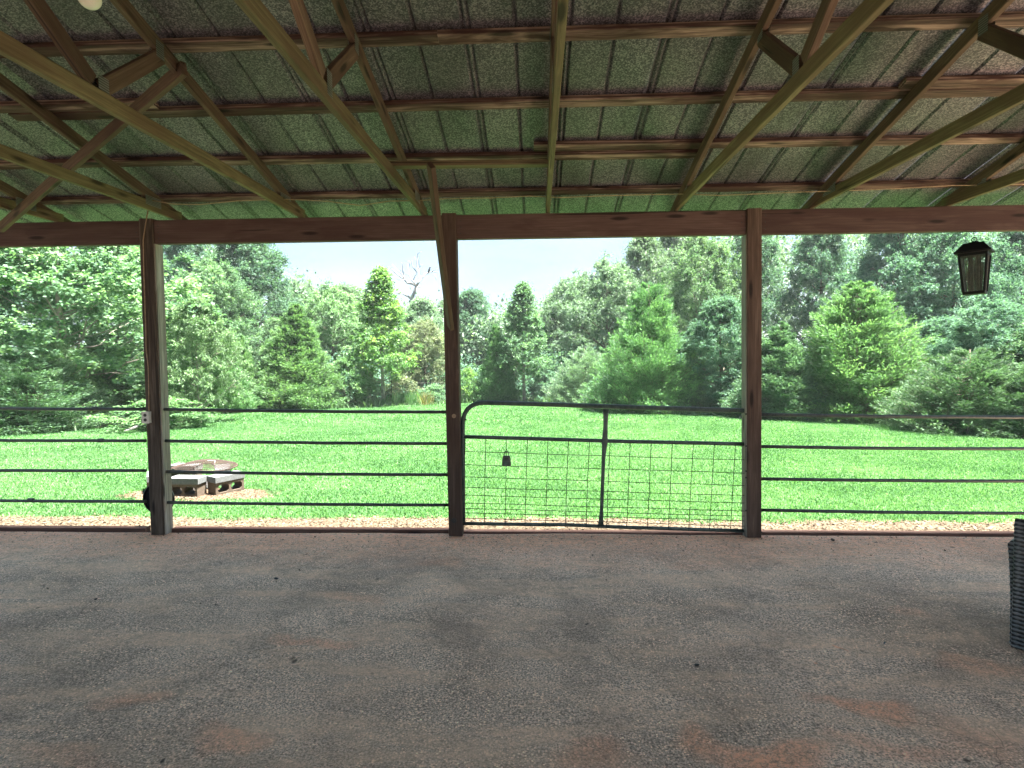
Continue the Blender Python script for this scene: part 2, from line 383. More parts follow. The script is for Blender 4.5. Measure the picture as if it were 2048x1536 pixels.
def mat_floor():
    m = Mat('worn_asphalt'); c = m.coord()
    wv = m.n('ShaderNodeVectorMath', operation='ADD')
    wn = m.n('ShaderNodeTexNoise'); wn.inputs['Scale'].default_value = 1.3; wn.inputs['Detail'].default_value = 4; m.l(c, wn.inputs['Vector'])
    sc = m.n('ShaderNodeVectorMath', operation='SCALE'); sc.inputs['Scale'].default_value = .8; m.l(wn.outputs['Color'], sc.inputs[0])
    m.l(c, wv.inputs[0]); m.l(sc.outputs[0], wv.inputs[1])
    agg = m.vor(c, 95); aggc = m.vor(c, 95, out='Color'); sep = m.n('ShaderNodeSeparateColor'); m.l(aggc, sep.inputs[0])
    fine = m.noise(c, 85, 3, .8); mid = m.noise(c, 22, 5, .65); big = m.noise(c, .9, 9, .68, .4); big2 = m.noise(wv.outputs[0], 2.2, 8, .7)
    stone = m.ramp(sep.outputs[0], (0, (.12, .118, .115)), (.6, (.27, .26, .245)), (.9, (.42, .40, .37)), (1, (.7, .67, .62)))
    stone = m.mix(m.ramp(agg, (.35, 0.0), (.65, .9)), stone, (.04, .038, .036))
    dust = m.ramp(mid, (.3, (.22, .205, .185)), (.7, (.36, .335, .30)))
    dust = m.mix(.8, dust, m.ramp(fine, (.42, .04), (.58, .58)))
    k = m.ramp(big, (.36, .12), (.62, .75))
    col = m.mix(k, stone, dust)
    col = m.mix(m.ramp(big2, (.52, 0.0), (.72, .55)), col, m.ramp(mid, (.3, (.11, .108, .108)), (.7, (.20, .195, .19))))
    mpr = m.n('ShaderNodeMapping'); mpr.inputs['Rotation'].default_value = (0, 0, rad(-28)); mpr.inputs['Scale'].default_value = (.55, 2.4, 1); m.l(c, mpr.inputs['Vector'])
    stk = m.noise(mpr.outputs[0], 1.3, 9, .72, .3)
    col = m.mix(m.ramp(stk, (.46, 0.0), (.60, .6)), col, m.ramp(mid, (.3, (.24, .215, .19)), (.7, (.40, .365, .32))))
    col = m.mix(m.ramp(m.noise(wv.outputs[0], 1.2, 10, .74), (.50, 0.0), (.64, .65)), col, m.ramp(fine, (.38, (.035, .035, .036)), (.62, (.20, .195, .19))))
    # red clay tracked in: blotches and a belt along the open side
    sx = m.n('ShaderNodeSeparateXYZ'); m.l(c, sx.inputs[0])
    clay = m.ramp(mid, (.3, (.26, .15, .11)), (.7, (.42, .28, .21)))
    belt = m.math('SUBTRACT', sx.outputs[1], m.math('MULTIPLY', big2, 1.3))
    mr = m.n('ShaderNodeMapRange'); mr.inputs[1].default_value = 4.2; mr.inputs[2].default_value = 5.0; m.l(belt, mr.inputs[0])
    col = m.mix(m.math('MULTIPLY', mr.outputs[0], m.ramp(mid, (.35, .25), (.6, .65))), col, clay)
    clf = m.ramp(m.math('ADD', m.math('MULTIPLY', fine, .6), m.math('MULTIPLY', mid, .4)), (.40, .25), (.58, .95))
    wp = m.n('ShaderNodeSeparateXYZ'); m.l(wv.outputs[0], wp.inputs[0])
    for (u, v, rx, ry, a) in ((1700, 1392, .19, .10, .9), (1545, 1505, .32, .13, .95), (1380, 1490, .15, .14, .7), (265, 1400, .22, .10, .55), (620, 1280, .28, .08, .55), (500, 1462, .28, .08, .6), (1750, 1480, .22, .1, .5), (1180, 1530, .2, .1, .5),
                              (1995, 1330, .25, .12, .5), (1790, 1220, .2, .12, .35), (1695, 1293, .02, .02, .9), (1642, 1318, .016, .016, .9), (700, 1195, .3, .1, .3), (860, 1130, .35, .12, .3),
                              (1880, 1450, .3, .2, .4), (130, 1520, .3, .1, .35), (1400, 1130, .5, .12, .25)):
        p = on_z(u, v, 0)
        dx = m.math('MULTIPLY', m.math('SUBTRACT', wp.outputs[0], p.x + .4), 1 / rx); dy = m.math('MULTIPLY', m.math('SUBTRACT', wp.outputs[1], p.y + .4), 1 / ry)
        r = m.math('ADD', m.math('MULTIPLY', dx, dx), m.math('MULTIPLY', dy, dy))
        k = m.ramp(m.math('ADD', r, m.math('MULTIPLY', mid, .6)), (.55, a), (1.0, 0.0)) if False else None
        q = m.n('ShaderNodeMapRange'); q.inputs[1].default_value = 1.7; q.inputs[2].default_value = .6; q.inputs[4].default_value = a
        m.l(m.math('ADD', r, m.math('MULTIPLY', mid, .9)), q.inputs[0])
        col = m.mix(m.math('MULTIPLY', q.outputs[0], clf), col, clay)
    # thin shrinkage cracks
    ck = m.vor(wv.outputs[0], 2.4, 'DISTANCE_TO_EDGE')
    ckm = m.math('MULTIPLY', m.ramp(ck, (.0, 1.0), (.012, 0.0)), m.ramp(m.noise(c, 1.6, 3), (.56, 0.0), (.64, .6)))
    col = m.mix(ckm, col, (.012, .011, .01))
    pit = m.math('MULTIPLY', m.ramp(m.vor(wv.outputs[0], 3.3), (.05, 1.0), (.09, 0.0)), m.ramp(m.noise(c, 6, 3), (.5, 0.0), (.56, .85)))
    col = m.mix(pit, col, (.016, .015, .015))
    nn = m.bump(agg, .55, .006); nn = m.bump(mid, .6, .02, nn); nn = m.bump(m.math('SUBTRACT', 1.0, m.math('MAXIMUM', ckm, pit)), .6, .01, nn)
    nn = m.bump(big2, .5, .12, nn)
    col = m.mix(1.0, col, (2.75, 2.12, 1.62), 'MULTIPLY')
    return m.fin(col, .82, 0, nn, .35)
def floor():
    mb = MB(); xs = np.linspace(-8, 7, 151); ys = np.linspace(-3.2, 5.84, 101); nx = len(xs)
    for y in ys:
        for x in xs:
            h = .012 * mnoise.noise(Vector((x * .9, y * .9, 0))) + .005 * mnoise.noise(Vector((x * 3, y * 3, 5)))
            mb.v.append((x, y, h))
    mb.f = [(j * nx + i, j * nx + i + 1, (j + 1) * nx + i + 1, (j + 1) * nx + i) for j in range(len(ys) - 1) for i in range(nx - 1)]
    # skirt down to the soil
    b = len(mb.v); rim = [(0, i) for i in range(nx)] + [(j, nx - 1) for j in range(len(ys))] + [(len(ys) - 1, i) for i in range(nx - 1, -1, -1)] + [(j, 0) for j in range(len(ys) - 1, -1, -1)]
    for j, i in rim: mb.v.append((mb.v[j * nx + i][0], mb.v[j * nx + i][1], -.12))
    for k in range(len(rim) - 1):
        a, c = rim[k], rim[k + 1]
        if a != c: mb.f.append((b + k, b + k + 1, c[0] * nx + c[1], a[0] * nx + a[1]))
    tag(mb.build('floor', mat_floor(), smooth=False), kind='structure')
floor()

# ------------------------------------------------------------------ grass and loose cover
def blades(P, h, wd, lean, tint, two=True):
    n = len(P); a = RNG.uniform(0, 2 * PI, n); la = RNG.uniform(0, 2 * PI, n)
    side = np.stack([np.cos(a), np.sin(a), np.zeros(n)], 1) * wd[:, None] * .5
    ld = np.stack([np.cos(la), np.sin(la), np.zeros(n)], 1)
    up = np.array([0, 0, 1.0])
    mid = P + up * (h * .6)[:, None] + ld * (h * lean * .35)[:, None]
    tip = P + up * (h * (1 - .35 * lean))[:, None] + ld * (h * lean)[:, None]
    V = np.stack([P - side, P + side, mid + side * .7, tip, mid - side * .7], 1)
    return V.reshape(-1, 3)
def gz_np(x, y):
    s = np.clip(y - 5.9, 0, 30); return -0.02 - 0.035 * s + 0.03 * np.sin(x * .5 + 1) * np.sin(y * .33) * np.minimum(1, s / 4)
def lawn():
    Ps, hs, ws = [], [], []
    for y0, y1, dens, h, wd in ((6.2, 8.5, 4200, .040, .0085), (8.5, 12, 2800, .043, .0105), (12, 18, 1300, .048, .015), (18, 34, 500, .06, .026)):
        yc = (y0 + y1) / 2; x0, x1 = -math.tan(rad(47)) * y1, math.tan(rad(45)) * y1
        n = int((x1 - x0) * (y1 - y0) * dens)
        x = RNG.uniform(x0, x1, n); y = RNG.uniform(y0, y1, n)
        k = (np.abs(np.arctan2(x, y)) < rad(47)) & (y < far_edge(x, y) + .3) & (y > near_edge(x) + RNG.normal(0, .035, n))
        rr = ((x - PIT.x) / PIT_R[0]) ** 2 + ((y - PIT.y) / PIT_R[1]) ** 2 + .25 * np.sin(x * 9) * np.sin(y * 7)
        k &= (rr > 1.0 + RNG.normal(0, .12, n))
        x, y = x[k], y[k]
        Ps.append(np.stack([x, y, gz_np(x, y) - .004], 1)); hs.append(h * RNG.uniform(.6, 1.3, len(x))); ws.append(wd * RNG.uniform(.7, 1.3, len(x)))
    P = np.concatenate(Ps); h = np.concatenate(hs); wd = np.concatenate(ws)
    x, y = P[:, 0], P[:, 1]
    patch = .5 + .28 * np.sin(x * 1.3 + 2 * np.sin(y * .7)) * np.sin(y * .9 + np.sin(x * .8)) + .16 * np.sin(x * 3.1 + y + np.sin(y * 2.2)) * np.sin(y * 3.7 - x * 1.6) + .14 * np.sin(x * 9 + 3 * np.sin(y * 3)) * np.sin(y * 11 + 2 * np.sin(x * 4))
    t = np.clip(.10 + .62 * patch + RNG.normal(0, .27, len(x)), 0, 1)
    V = blades(P, h, wd, RNG.uniform(.3, 1.1, len(x)), t)
    o = np_mesh('lawn_grass', V, 5, LF_GRASS, t); tag(o, kind='stuff')
    print('lawn blades', len(x))
lawn()

def chips(name, n, region, mat, smin, smax, zoff=.004, kind='stuff'):
    P = region(n); n = len(P)
    a = RNG.uniform(0, 2 * PI, n); Lc = RNG.uniform(smin, smax, n); Wc = Lc * RNG.uniform(.25, .6, n)
    d = np.stack([np.cos(a), np.sin(a), RNG.normal(0, .25, n)], 1); e = np.stack([-np.sin(a), np.cos(a), RNG.normal(0, .35, n)], 1)
    P[:, 2] += zoff + Wc * .25
    V = np.stack([P - d * Lc[:, None] * .5, P + e * Wc[:, None] * .5, P + d * Lc[:, None] * .5, P - e * Wc[:, None] * .5], 1).reshape(-1, 3)
    o = np_mesh(name, V, 4, mat, np.clip(RNG.beta(2.5, 1.8, n), 0, 1)); tag(o, kind=kind); return o
def strip_region(n):
    x = RNG.uniform(-7.2, 6.2, n); y = RNG.uniform(5.9, 6.68, n); k = y < near_edge(x) + RNG.normal(.02, .05, n)
    x, y = x[k], y[k]; return np.stack([x, y, gz_np(x, y)], 1)
chips('wood_chip_mulch', 26000, strip_region, LF_CHIP, .012, .045)
def pit_region(n):
    a = RNG.uniform(0, 2 * PI, n); r = np.sqrt(RNG.uniform(0, 1.15, n)); x = PIT.x + np.cos(a) * r * PIT_R[0]; y = PIT.y + np.sin(a) * r * PIT_R[1]
    return np.stack([x, y, gz_np(x, y)], 1)
chips('pit_wood_chips', 5000, pit_region, LF_CHIP, .01, .04)
def floor_region(n):
    x = RNG.uniform(-6, 5.5, n); y = 5.8 - np.abs(RNG.exponential(.35, n)); k = y > 2
    x, y = x[k], y[k]; return np.stack([x, y, np.full(len(x), .006)], 1)
chips('floor_debris', 2200, floor_region, LF_REDCHIP, .005, .026)

# ------------------------------------------------------------------ the pole barn
ZC = CAM_H + 1.29                 # underside of the bottom chords = top of the wall beam
PITCH = .25
PEAK_Y = 1.76
def timber(name, p0, p1, wy, dz, mat, parent=None, up=(0, 0, 1), bow=.006, ch=.004, label=None):
    """sawn board: local x along p0-p1, wy across, dz along the 'up' side"""
    p0, p1 = Vector(p0), Vector(p1); X = (p1 - p0); Ln = X.length; X.normalize()
    up = Vector(up); Z = (up - X * up.dot(X)).normalized(); Y = Z.cross(X)
    n = max(2, int(Ln / .35)); mb = MB(); a, b = wy / 2, dz / 2
    sec = [(-a + ch, -b), (a - ch, -b), (a, -b + ch), (a, b - ch), (a - ch, b), (-a + ch, b), (-a, b - ch), (-a, -b + ch)]
    ph = random.uniform(0, 9); bw = random.uniform(-bow, bow)
    for i in range(n + 1):
        x = -Ln / 2 + Ln * i / n; s = 4 * (i / n) * (1 - i / n)
        for (y, z) in sec:
            j = .0015 * mnoise.noise(Vector((x * 3 + ph, y * 30, z * 30)))
            mb.v.append((x, y + bw * s + j, z + bw * .6 * s + j))
    for i in range(n):
        for k in range(8):
            mb.f.append((i * 8 + k, (i + 1) * 8 + k, (i + 1) * 8 + (k + 1) % 8, i * 8 + (k + 1) % 8)[::-1])
    mb.f.append(tuple(range(8))[::-1][::-1]); mb.f.append(tuple(n * 8 + k for k in range(8))[::-1])
    o = mb.build(name, mat, parent)
    M = Matrix((X, Y, Z)).transposed().to_4x4(); M.translation = (p0 + p1) / 2
    o.matrix_local = M
    if label: o['label'] = label
    return o
barn = empty('pole_barn', (0, 0, 0), 'open sided wooden pole barn with trusses and a rusty tin roof overhead', 'barn')

# wall posts (6x6), front faces 5.76 m from the camera, each a little out of plumb as in the photograph
POSTS = []
for (ut, ub, mat, lab) in ((290.5, 314.5, W_POSTL, 'weathered post with grey grain on its outer side'), (897.5, 912, W_POST, None), (1509, 1510, W_POST, None)):
    t = on_y(ut, 440, WALL); b = on_y(ub, 1070, WALL)
    POSTS.append((b.x, t.x))
    timber('post', (b.x, WALL + .069, -.25), (t.x, WALL + .069, ZC + (.012 if ut < 1500 else .006)), .137, .137, mat, barn, up=(0, 1, 0), bow=.004, ch=.006, label=lab)
for x in (-6.73, 5.03):
    POSTS.append((x, x)); timber('post', (x, WALL + .069, -.25), (x, WALL + .069, ZC + .01), .137, .137, W_POST, barn, up=(0, 1, 0), ch=.006)
for x in (-6.73, -3.8, -.85, 2.1, 5.03):
    timber('post', (x, -2.24, -.25), (x, -2.24, ZC), .137, .137, W_POST, barn, up=(0, 1, 0), ch=.006)
def side_plank(i, sgn, z1, th, lab):
    (xb, xt) = POSTS[i]; f = (z1 + .02) / (ZC + .25); off = sgn * (.0685 + th / 2 + .001)
    timber('side_plank', (xb + off, WALL + .073, -.02), (xb + (xt - xb) * f + off, WALL + .073, z1), .125, th, W_SIDE, barn, up=(1, 0, 0), bow=.002, ch=.003, label=lab)
side_plank(0, 1, ZC - .235, .016, 'pale weathered plank nailed to the right side of the left post')
side_plank(2, -1, ZC - .235, .012, 'pale weathered plank nailed to the left side of the right post')
PX = sorted(p[1] for p in POSTS)
ends = [-6.75] + PX[1:] + [6.2]
for i in range(len(ends) - 1):
    a = ends[i] + (.0685 if i else 0); b = ends[i + 1] - (.0685 if i < len(ends) - 2 else 0)
    timber('beam', (a, WALL + .065, ZC - .117), (b, WALL + .065, ZC - .117), .078, .232, W_BEAM, barn, bow=.003)
timber('beam', (-7.4, -2.35, ZC - .117), (7.0, -2.35, ZC - .117), .078, .232, W_BEAM, barn)

def zr(y):  # underside of the rafters
    yy = y if y >= PEAK_Y else 2 * PEAK_Y - y
    return CAM_H + 2.735 - PITCH * yy
TX = [.107 + 1.2255 * k for k in range(-6, 5)]
TX[5] = -1.10; TX[4] = -2.32; TX[7] = 1.335; TX[8] = 2.60; TX[9] = 3.86
CT = ZC + .089
for ti, tx in enumerate(TX):
    tr = bpy.data.objects.new('truss', None); tr.location = (tx, 0, 0); tr.empty_display_size = .1; put(tr, barn)
    j = lambda s=.006: random.uniform(-s, s)
    timber('bottom_chord', (j(), WALL + .10, ZC + .0445), (j(), -2.34, ZC + .0445), .038, .089, W_TRUSS, tr, bow=.0012)
    cs = .0459
    for s in (1, -1):
        ye = WALL + .32 if s > 0 else 2 * PEAK_Y - WALL - .32
        timber('top_chord', (j(), ye, zr(ye) + cs), (j(), PEAK_Y + s * .002, zr(PEAK_Y) + cs), .038, .089, W_TOP, tr, bow=.0015)
        yb = 3.12 if s > 0 else 2 * PEAK_Y - 3.12; yt = 3.66 if s > 0 else 2 * PEAK_Y - 3.66
        yo = .035 * s
        timber('web', (0, yb + yo, CT + .028), (0, yt, zr(yt) - .012), .0375, .089, W_TOP, tr, up=(0, -1, .8), bow=.002)
        timber('web', (0, yb - yo * 1.4, CT + .028), (0, PEAK_Y + .05 * s, zr(PEAK_Y) - .05), .0375, .089, W_TOP, tr, up=(0, 1, .8), bow=.003)
        for (py, pz, pw, ph) in ((yb + .02 * s, CT + .010, .075, .13), (yt - .02 * s, zr(yt) + .015, .075, .10), (5.42 if s > 0 else 2 * PEAK_Y - 5.42, CT - .005, .22, .085)):
            pl = MB()
            for sx in (-1, 1): pl.box((sx * .0205, py, pz), (.0016, pw, ph))
            pl.build('nail_plate', M_PLATE, tr)

# purlins: 2x4s laid flat across the rafters, lapped where two lengths meet
PB = .0918                        # top of rafters above zr
def purlin(xa, xb, y, tilt=0.0, dy=0.0, parent=barn):
    sgn = 1 if y >= PEAK_Y else -1
    ca = math.atan(PITCH) * -sgn
    z = zr(y) + PB + .0196
    up = Vector((0, sgn * PITCH, 1)).normalized()
    timber('purlin', (xa, y + dy, z - PITCH * sgn * dy), (xb, y + tilt, z - PITCH * sgn * tilt), .089, .038, W_PURLIN, parent, up=up, bow=.003)
PY = [5.595, 4.985, 4.36, 3.74, 3.12, 2.5, 1.90]
X0, X1 = -6.4, 6.1
purlin(X0, -1.2, PY[0]); purlin(-1.195, X1, PY[0])
purlin(X0, -2.9, PY[1]); purlin(-2.9, 1.40, PY[1], tilt=.055, dy=.01); purlin(-.02, X1, PY[1], dy=-.095, tilt=-.03)
purlin(X0, -2.75, PY[2], dy=-.1, tilt=-.095); purlin(-3.9, 3.35, PY[2]); purlin(2.5, X1, PY[2], dy=-.10, tilt=-.06)
purlin(X0, -.6, PY[3]); purlin(-.598, X1, PY[3])
for y in PY[4:]: purlin(X0, .1, y); purlin(.102, X1, y)
for y in PY: purlin(X0, X1, 2 * PEAK_Y - y)

# tin roof: one sheet 0.61 m wide after the other, V-crimps real folds
def v_profile():
    w_, h_ = .016, .018
    def v(x): return [(x - w_, 0), (x, h_), (x + w_, 0)]
    p = [(-.008, 0)] + v(.010) + v(.046) + v(.325) + [(.60, 0), (.607, 0)]
    return p
def sheet(xs, s):
    ya, yb = (PEAK_Y - .004 * s, WALL + .36) if s > 0 else (PEAK_Y + .004, 2 * PEAK_Y - WALL - .36)
    mb = MB(); prof = v_profile(); n = 26; rows = []
    for i in range(n + 1):
        y = ya + (yb - ya) * i / n
        for k, (px_, pz_) in enumerate(prof):
            x = xs + px_
            lift = .003 if px_ > .59 else 0
            wob = .0025 * mnoise.noise(Vector((x * 4, y * 3, 1)))
            mb.v.append((x, y, zr(y) + PB + .041 + pz_ * .97 + lift + wob))
    m = len(prof)
    for i in range(n):
        for k in range(m - 1):
            mb.f.append((i * m + k, i * m + k + 1, (i + 1) * m + k + 1, (i + 1) * m + k))
    mb.build('roof_panel', M_TIN, barn)
xs = .165 - .6128 * 12
while xs < X1 - .1:
    sheet(xs, 1); sheet(xs, -1); xs += .6128

# block nailed between two trusses, the knee brace under it and the loose diagonal at the left
timber('blocking', (TX[5] - .05, 4.56, CT + .020), (TX[6] + .0, 4.60, CT + .020), .089, .038, W_TRUSS, barn)
a = on_y(862, 330, 4.42); b = on_y(901, 655, 5.725)
timber('knee_brace', a, b, .038, .089, W_TOP, barn, up=(0, -1, 1), bow=.003, label='board slanting down from the blocking to the middle post')
a = Vector((-2.25, 3.80, CAM_H + 1.80)); b = Vector((-5.05, 5.44, CAM_H + 1.17))
timber('diagonal_brace', a, b, .038, .089, W_TOP, barn, bow=.004, label='long slanting board running down across the trusses at the left')

# bolts on the middle post
for (u, v, r_, m_) in ((908, 832, .021, M_CABLE), (908, 1041, .026, M_DARK)):
    p = on_y(u, v, WALL); mb = MB().tube([p + Vector((0, .001, 0)), p + Vector((0, -.006, 0))], r_, 16); mb.tube([p + Vector((0, -.006, 0)), p + Vector((0, -.014, 0))], r_ * .42, 6)
    mb.build('bolt_or_hole', m_, barn)

for v in (828, 892, 942, 955, 1021):      # dark discs colour in the shade of old holes, right post's left edge
    p = on_y(1491, v, WALL + .01); MB().tube([p + Vector((.004, .004, 0)), p + Vector((.004, -.004, 0))], [.008, .009], 8).build('bolt_or_hole', M_DARK, barn)
for x, dz in [(q + d, z_) for q in PX[1:4] for d in (-.11, .11) for z_ in (.06, .12, .18)]:
    p = Vector((x, WALL + .026, ZC - dz)); MB().tube([p + Vector((0, .004, 0)), p + Vector((0, -.003, 0))], .006, 7).build('nail_head', M_DARK, barn)

# ------------------------------------------------------------------ edging boards along the open side
def edging(x0, x1, label, z=.0, tilt=.0):
    o = timber('edging_board', (x0, WALL + .148, -.008 + z), (x1, WALL + .15, -.008 + z + tilt), .085, .075, W_EDGE, None, bow=.006)
    tag(o, label, 'board', 'edging boards along the open side of the barn')
XL = [on_y(u, 1064, WALL + .11).x for u in (291, 344, 447, 897, 928, 1486, 1525)]
edging(-7.4, XL[0], 'edging board on the ground left of the post with the outlet')
edging(XL[1], XL[2], 'short edging board just right of the post with the outlet')
edging(XL[2] + .006, XL[3], 'long edging board on the ground left of the middle post')
edging(XL[4], XL[5], 'edging board on the ground below the metal gate', z=-.014)
edging(XL[6], 6.2, 'edging board on the ground right of the gate', z=-.004)

# ------------------------------------------------------------------ pipe fences
FY = WALL + .06
def rails(u0, u1, ys0, ys1, label, couplers=(), xend=None):
    f = empty('pipe_fence', (on_y((u0 + u1) / 2, 1000, FY).x, FY, 0), label, 'fence', 'pipe fences between the barn posts')
    inv = Matrix.Translation(-f.location)
    for v0, v1 in zip(ys0, ys1):
        a, b = on_y(u0, v0, FY), on_y(u1, v1, FY)
        n = 14; pts = []
        for i in range(n + 1):
            q = a.lerp(b, i / n); q.z -= .008 * 4 * (i / n) * (1 - i / n) * random.uniform(.6, 1.1); pts.append(inv @ q)
        MB().tube(pts, .0165, 12).build('rail', M_PIPE, f, smooth=True)
    for (u, v) in couplers:
        p = inv @ on_y(u, v, FY)
        MB().tube([p + Vector((-.03, 0, 0)), p + Vector((-.026, 0, 0)), p + Vector((.026, 0, 0)), p + Vector((.03, 0, 0))], [.018, .0215, .0215, .018], 12).build('coupler', M_PIPE, f)
rails(-330, 292, (813, 877, 938, 997), (818.5, 881.5, 941, 1003), 'four rail pipe fence at the far left, with pipe couplers', ((190, 817.5), (202, 881), (62, 1000)))
rails(318, 901, (818.5, 881.5, 943, 1004.5), (824, 887, 949.5, 1010), 'four rail pipe fence between the outlet post and the middle post')
rails(1520, 2110, (829, 893, 957.5, 1020), (834.5, 897.5, 962, 1026.5), 'four rail pipe fence right of the gate')

# ------------------------------------------------------------------ gate
GY = WALL + .075
gate = empty('farm_gate', (on_y(1205, 1060, GY).x, GY, 0), 'green grey tube gate with rounded corner and welded wire mesh', 'gate')
gi = Matrix.Translation(-gate.location)
G = lambda u, v, dy=0.0: gi @ (on_y(u, v, GY) + Vector((0, dy, 0)))
def arc(c0, c1, c2, n=8):
    return [c0 * (1 - t) ** 2 + c1 * 2 * t * (1 - t) + c2 * t * t for t in [i / n for i in range(n + 1)]]
pts = [G(926.5, 1046), G(926, 940), G(925.5, 868)] + arc(G(925.5, 850), G(926, 806.5), G(968, 805.5), 10) + [G(1100, 809), G(1250, 814), G(1400, 818.5), G(1483, 821)]
pts += arc(G(1505, 822), G(1516, 823), G(1516, 838), 5)
MB().tube(pts, .0225, 14).build('gate_frame', M_GATE, gate, smooth=True)
MB().tube([G(928, 873.5), G(1070, 877.5), G(1250, 883), G(1400, 886), G(1500, 888.5)], .019, 12).build('middle_tube', M_GATE, gate, smooth=True)
MB().tube([G(924, 1047), G(1100, 1049.5), G(1120, 1049), G(1250, 1054.5), G(1500, 1062)], .0185, 12).build('bottom_tube', M_GATE, gate, smooth=True)
def flat_tube():
    mb = MB(); rows = [(1211.5, 818, .030, .008), (1211, 828, .027, .010), (1210.5, 850, .021, .017), (1209.5, 872, .027, .011), (1209, 881, .031, .009), (1208.5, 892, .026, .012), (1206.5, 915, .019, .018), (1204.5, 970, .018, .018), (1202.5, 1020, .0185, .018), (1201.5, 1040, .024, .012), (1201, 1050, .030, .008)]
    for (u, v, rx, ry) in rows:
        p = G(u, v, -.022); mb.v += [tuple(p + Vector((rx * math.cos(k * PI / 6), ry * math.sin(k * PI / 6), 0))) for k in range(12)]
    n = len(rows)
    mb.f = [(i * 12 + k, (i + 1) * 12 + k, (i + 1) * 12 + (k + 1) % 12, i * 12 + (k + 1) % 12) for i in range(n - 1) for k in range(12)] + [tuple(range(12)), tuple((n - 1) * 12 + k for k in range(12))[::-1]]
    return mb
flat_tube().build('gate_brace', M_GATE, gate, smooth=True)
for ut, ub in zip((931, 972, 1013, 1055, 1096, 1137, 1179, 1220, 1260, 1302, 1344, 1386, 1428, 1470), (928, 969, 1010, 1050, 1091, 1131, 1172, 1213, 1253, 1294, 1336, 1377, 1418, 1460)):
    mb = MB(); vt = 874 + (ut - 930) * .0265; vb = 1049 + (ub - 930) * .0225
    mb.tube([G(ut, vt, -.015), G((ut + ub) / 2 + random.uniform(-1, 1), (vt + vb) / 2, -.012), G(ub, vb, -.015)], .0034, 6); mb.build('wire', M_WIRE, gate)
for vl, vr in zip((902.5, 928.5, 953, 973.5, 989.5, 1005, 1015.5, 1024.5, 1035.5), (919.5, 945.5, 970.5, 990.5, 1005.5, 1021, 1031.5, 1040.5, 1051)):
    mb = MB(); mb.tube([G(928 + (1495 - 928) * i / 6, vl + (vr - vl) * i / 6 + random.uniform(-.5, .5), -.018) for i in range(7)], .0034, 6); mb.build('wire', M_WIRE, gate)
p = G(928, 839, -.01); MB().tube([p, p + Vector((.026, 0, 0))], .009, 8).build('latch_pin', M_GATE, gate)

# key lock box hanging in the mesh
lp = on_y(1013, 932, GY - .05)
lb = empty('key_lock_box', lp, 'small grey lock box hanging by its shackle from the gate mesh', 'lock box')
def lockbody():
    mb = MB(); rows = [(0, .040, .016), (.004, .046, .020), (.05, .043, .021), (.095, .037, .018), (.103, .030, .014)]
    for z, a, b in rows:
        mb.v += [(x * a, y * b, z) for x, y in ((-.8, -1), (.8, -1), (1, -.6), (1, .6), (.8, 1), (-.8, 1), (-1, .6), (-1, -.6))]
    n = len(rows); mb.f = [(i * 8 + k, i * 8 + (k + 1) % 8, (i + 1) * 8 + (k + 1) % 8, (i + 1) * 8 + k) for i in range(n - 1) for k in range(8)] + [tuple(range(8))[::-1], tuple((n - 1) * 8 + k for k in range(8))]
    return mb
lockbody().build('body', M_GREY, lb)
MB().box((0, -.0215, .033), (.058, .004, .038)).build('dial_cover', M_GATE, lb)
MB().box((0, -.022, .078), (.036, .004, .02)).build('name_plate', M_DARK, lb)
sp = [Vector((-.022, 0, .10)), Vector((-.022, 0, .125))] + [Vector((.022 * math.cos(t), 0, .125 + .024 * math.sin(t))) for t in np.linspace(PI, 0, 8)] + [Vector((.022, 0, .10))]
MB().tube(sp, .0045, 8).build('shackle', M_GREY, lb, smooth=True)

# ------------------------------------------------------------------ outlet with its cable on the left post
oy = WALL - .002
op = on_y(296.5, 834, oy)
ob = empty('outlet_box', op, 'white double outlet box screwed to the left post', 'outlet')
MB().box((0, -.022, 0), (.066, .044, .115)).build('box', M_WHITE, ob)
MB().box((0, -.046, 0), (.07, .004, .119)).build('cover_plate', M_WHITE, ob)
for dz in (.024, -.024): MB().tube([(0, -.047, dz), (0, -.0505, dz)], .0165, 14).build('socket', M_DARK, ob)
cb = MB().tube([on_y(u, v, oy - .006) for u, v in ((296, 420), (291, 450), (286.5, 480), (287.5, 540), (289.5, 600), (291.5, 660), (292.5, 700), (296.5, 735), (297.5, 780), (298, 822))], .0055, 8)
tag(cb.build('post_cable', M_CABLE, None, smooth=True), 'tan cable running down the left post to the outlet', 'cable')
pts = [on_y(u, v, 5.40 + .04 * math.sin(i)) for i, (u, v) in enumerate(((300, 400), (345, 408), (400, 409), (470, 402), (560, 398), (650, 402), (720, 411), (780, 402), (840, 401), (900, 397), (980, 396), (1060, 392), (1120, 395), (1200, 392), (1300, 389), (1362, 388), (1440, 391), (1530, 387), (1600, 384), (1700, 381), (1800, 377), (1905, 371), (2000, 370), (2150, 366)))]
tag(MB().tube(pts, .0045, 6).build('roof_cable', M_CABLE, None, smooth=True), 'thin tan cable draped under the trusses along the wall beam', 'cable')

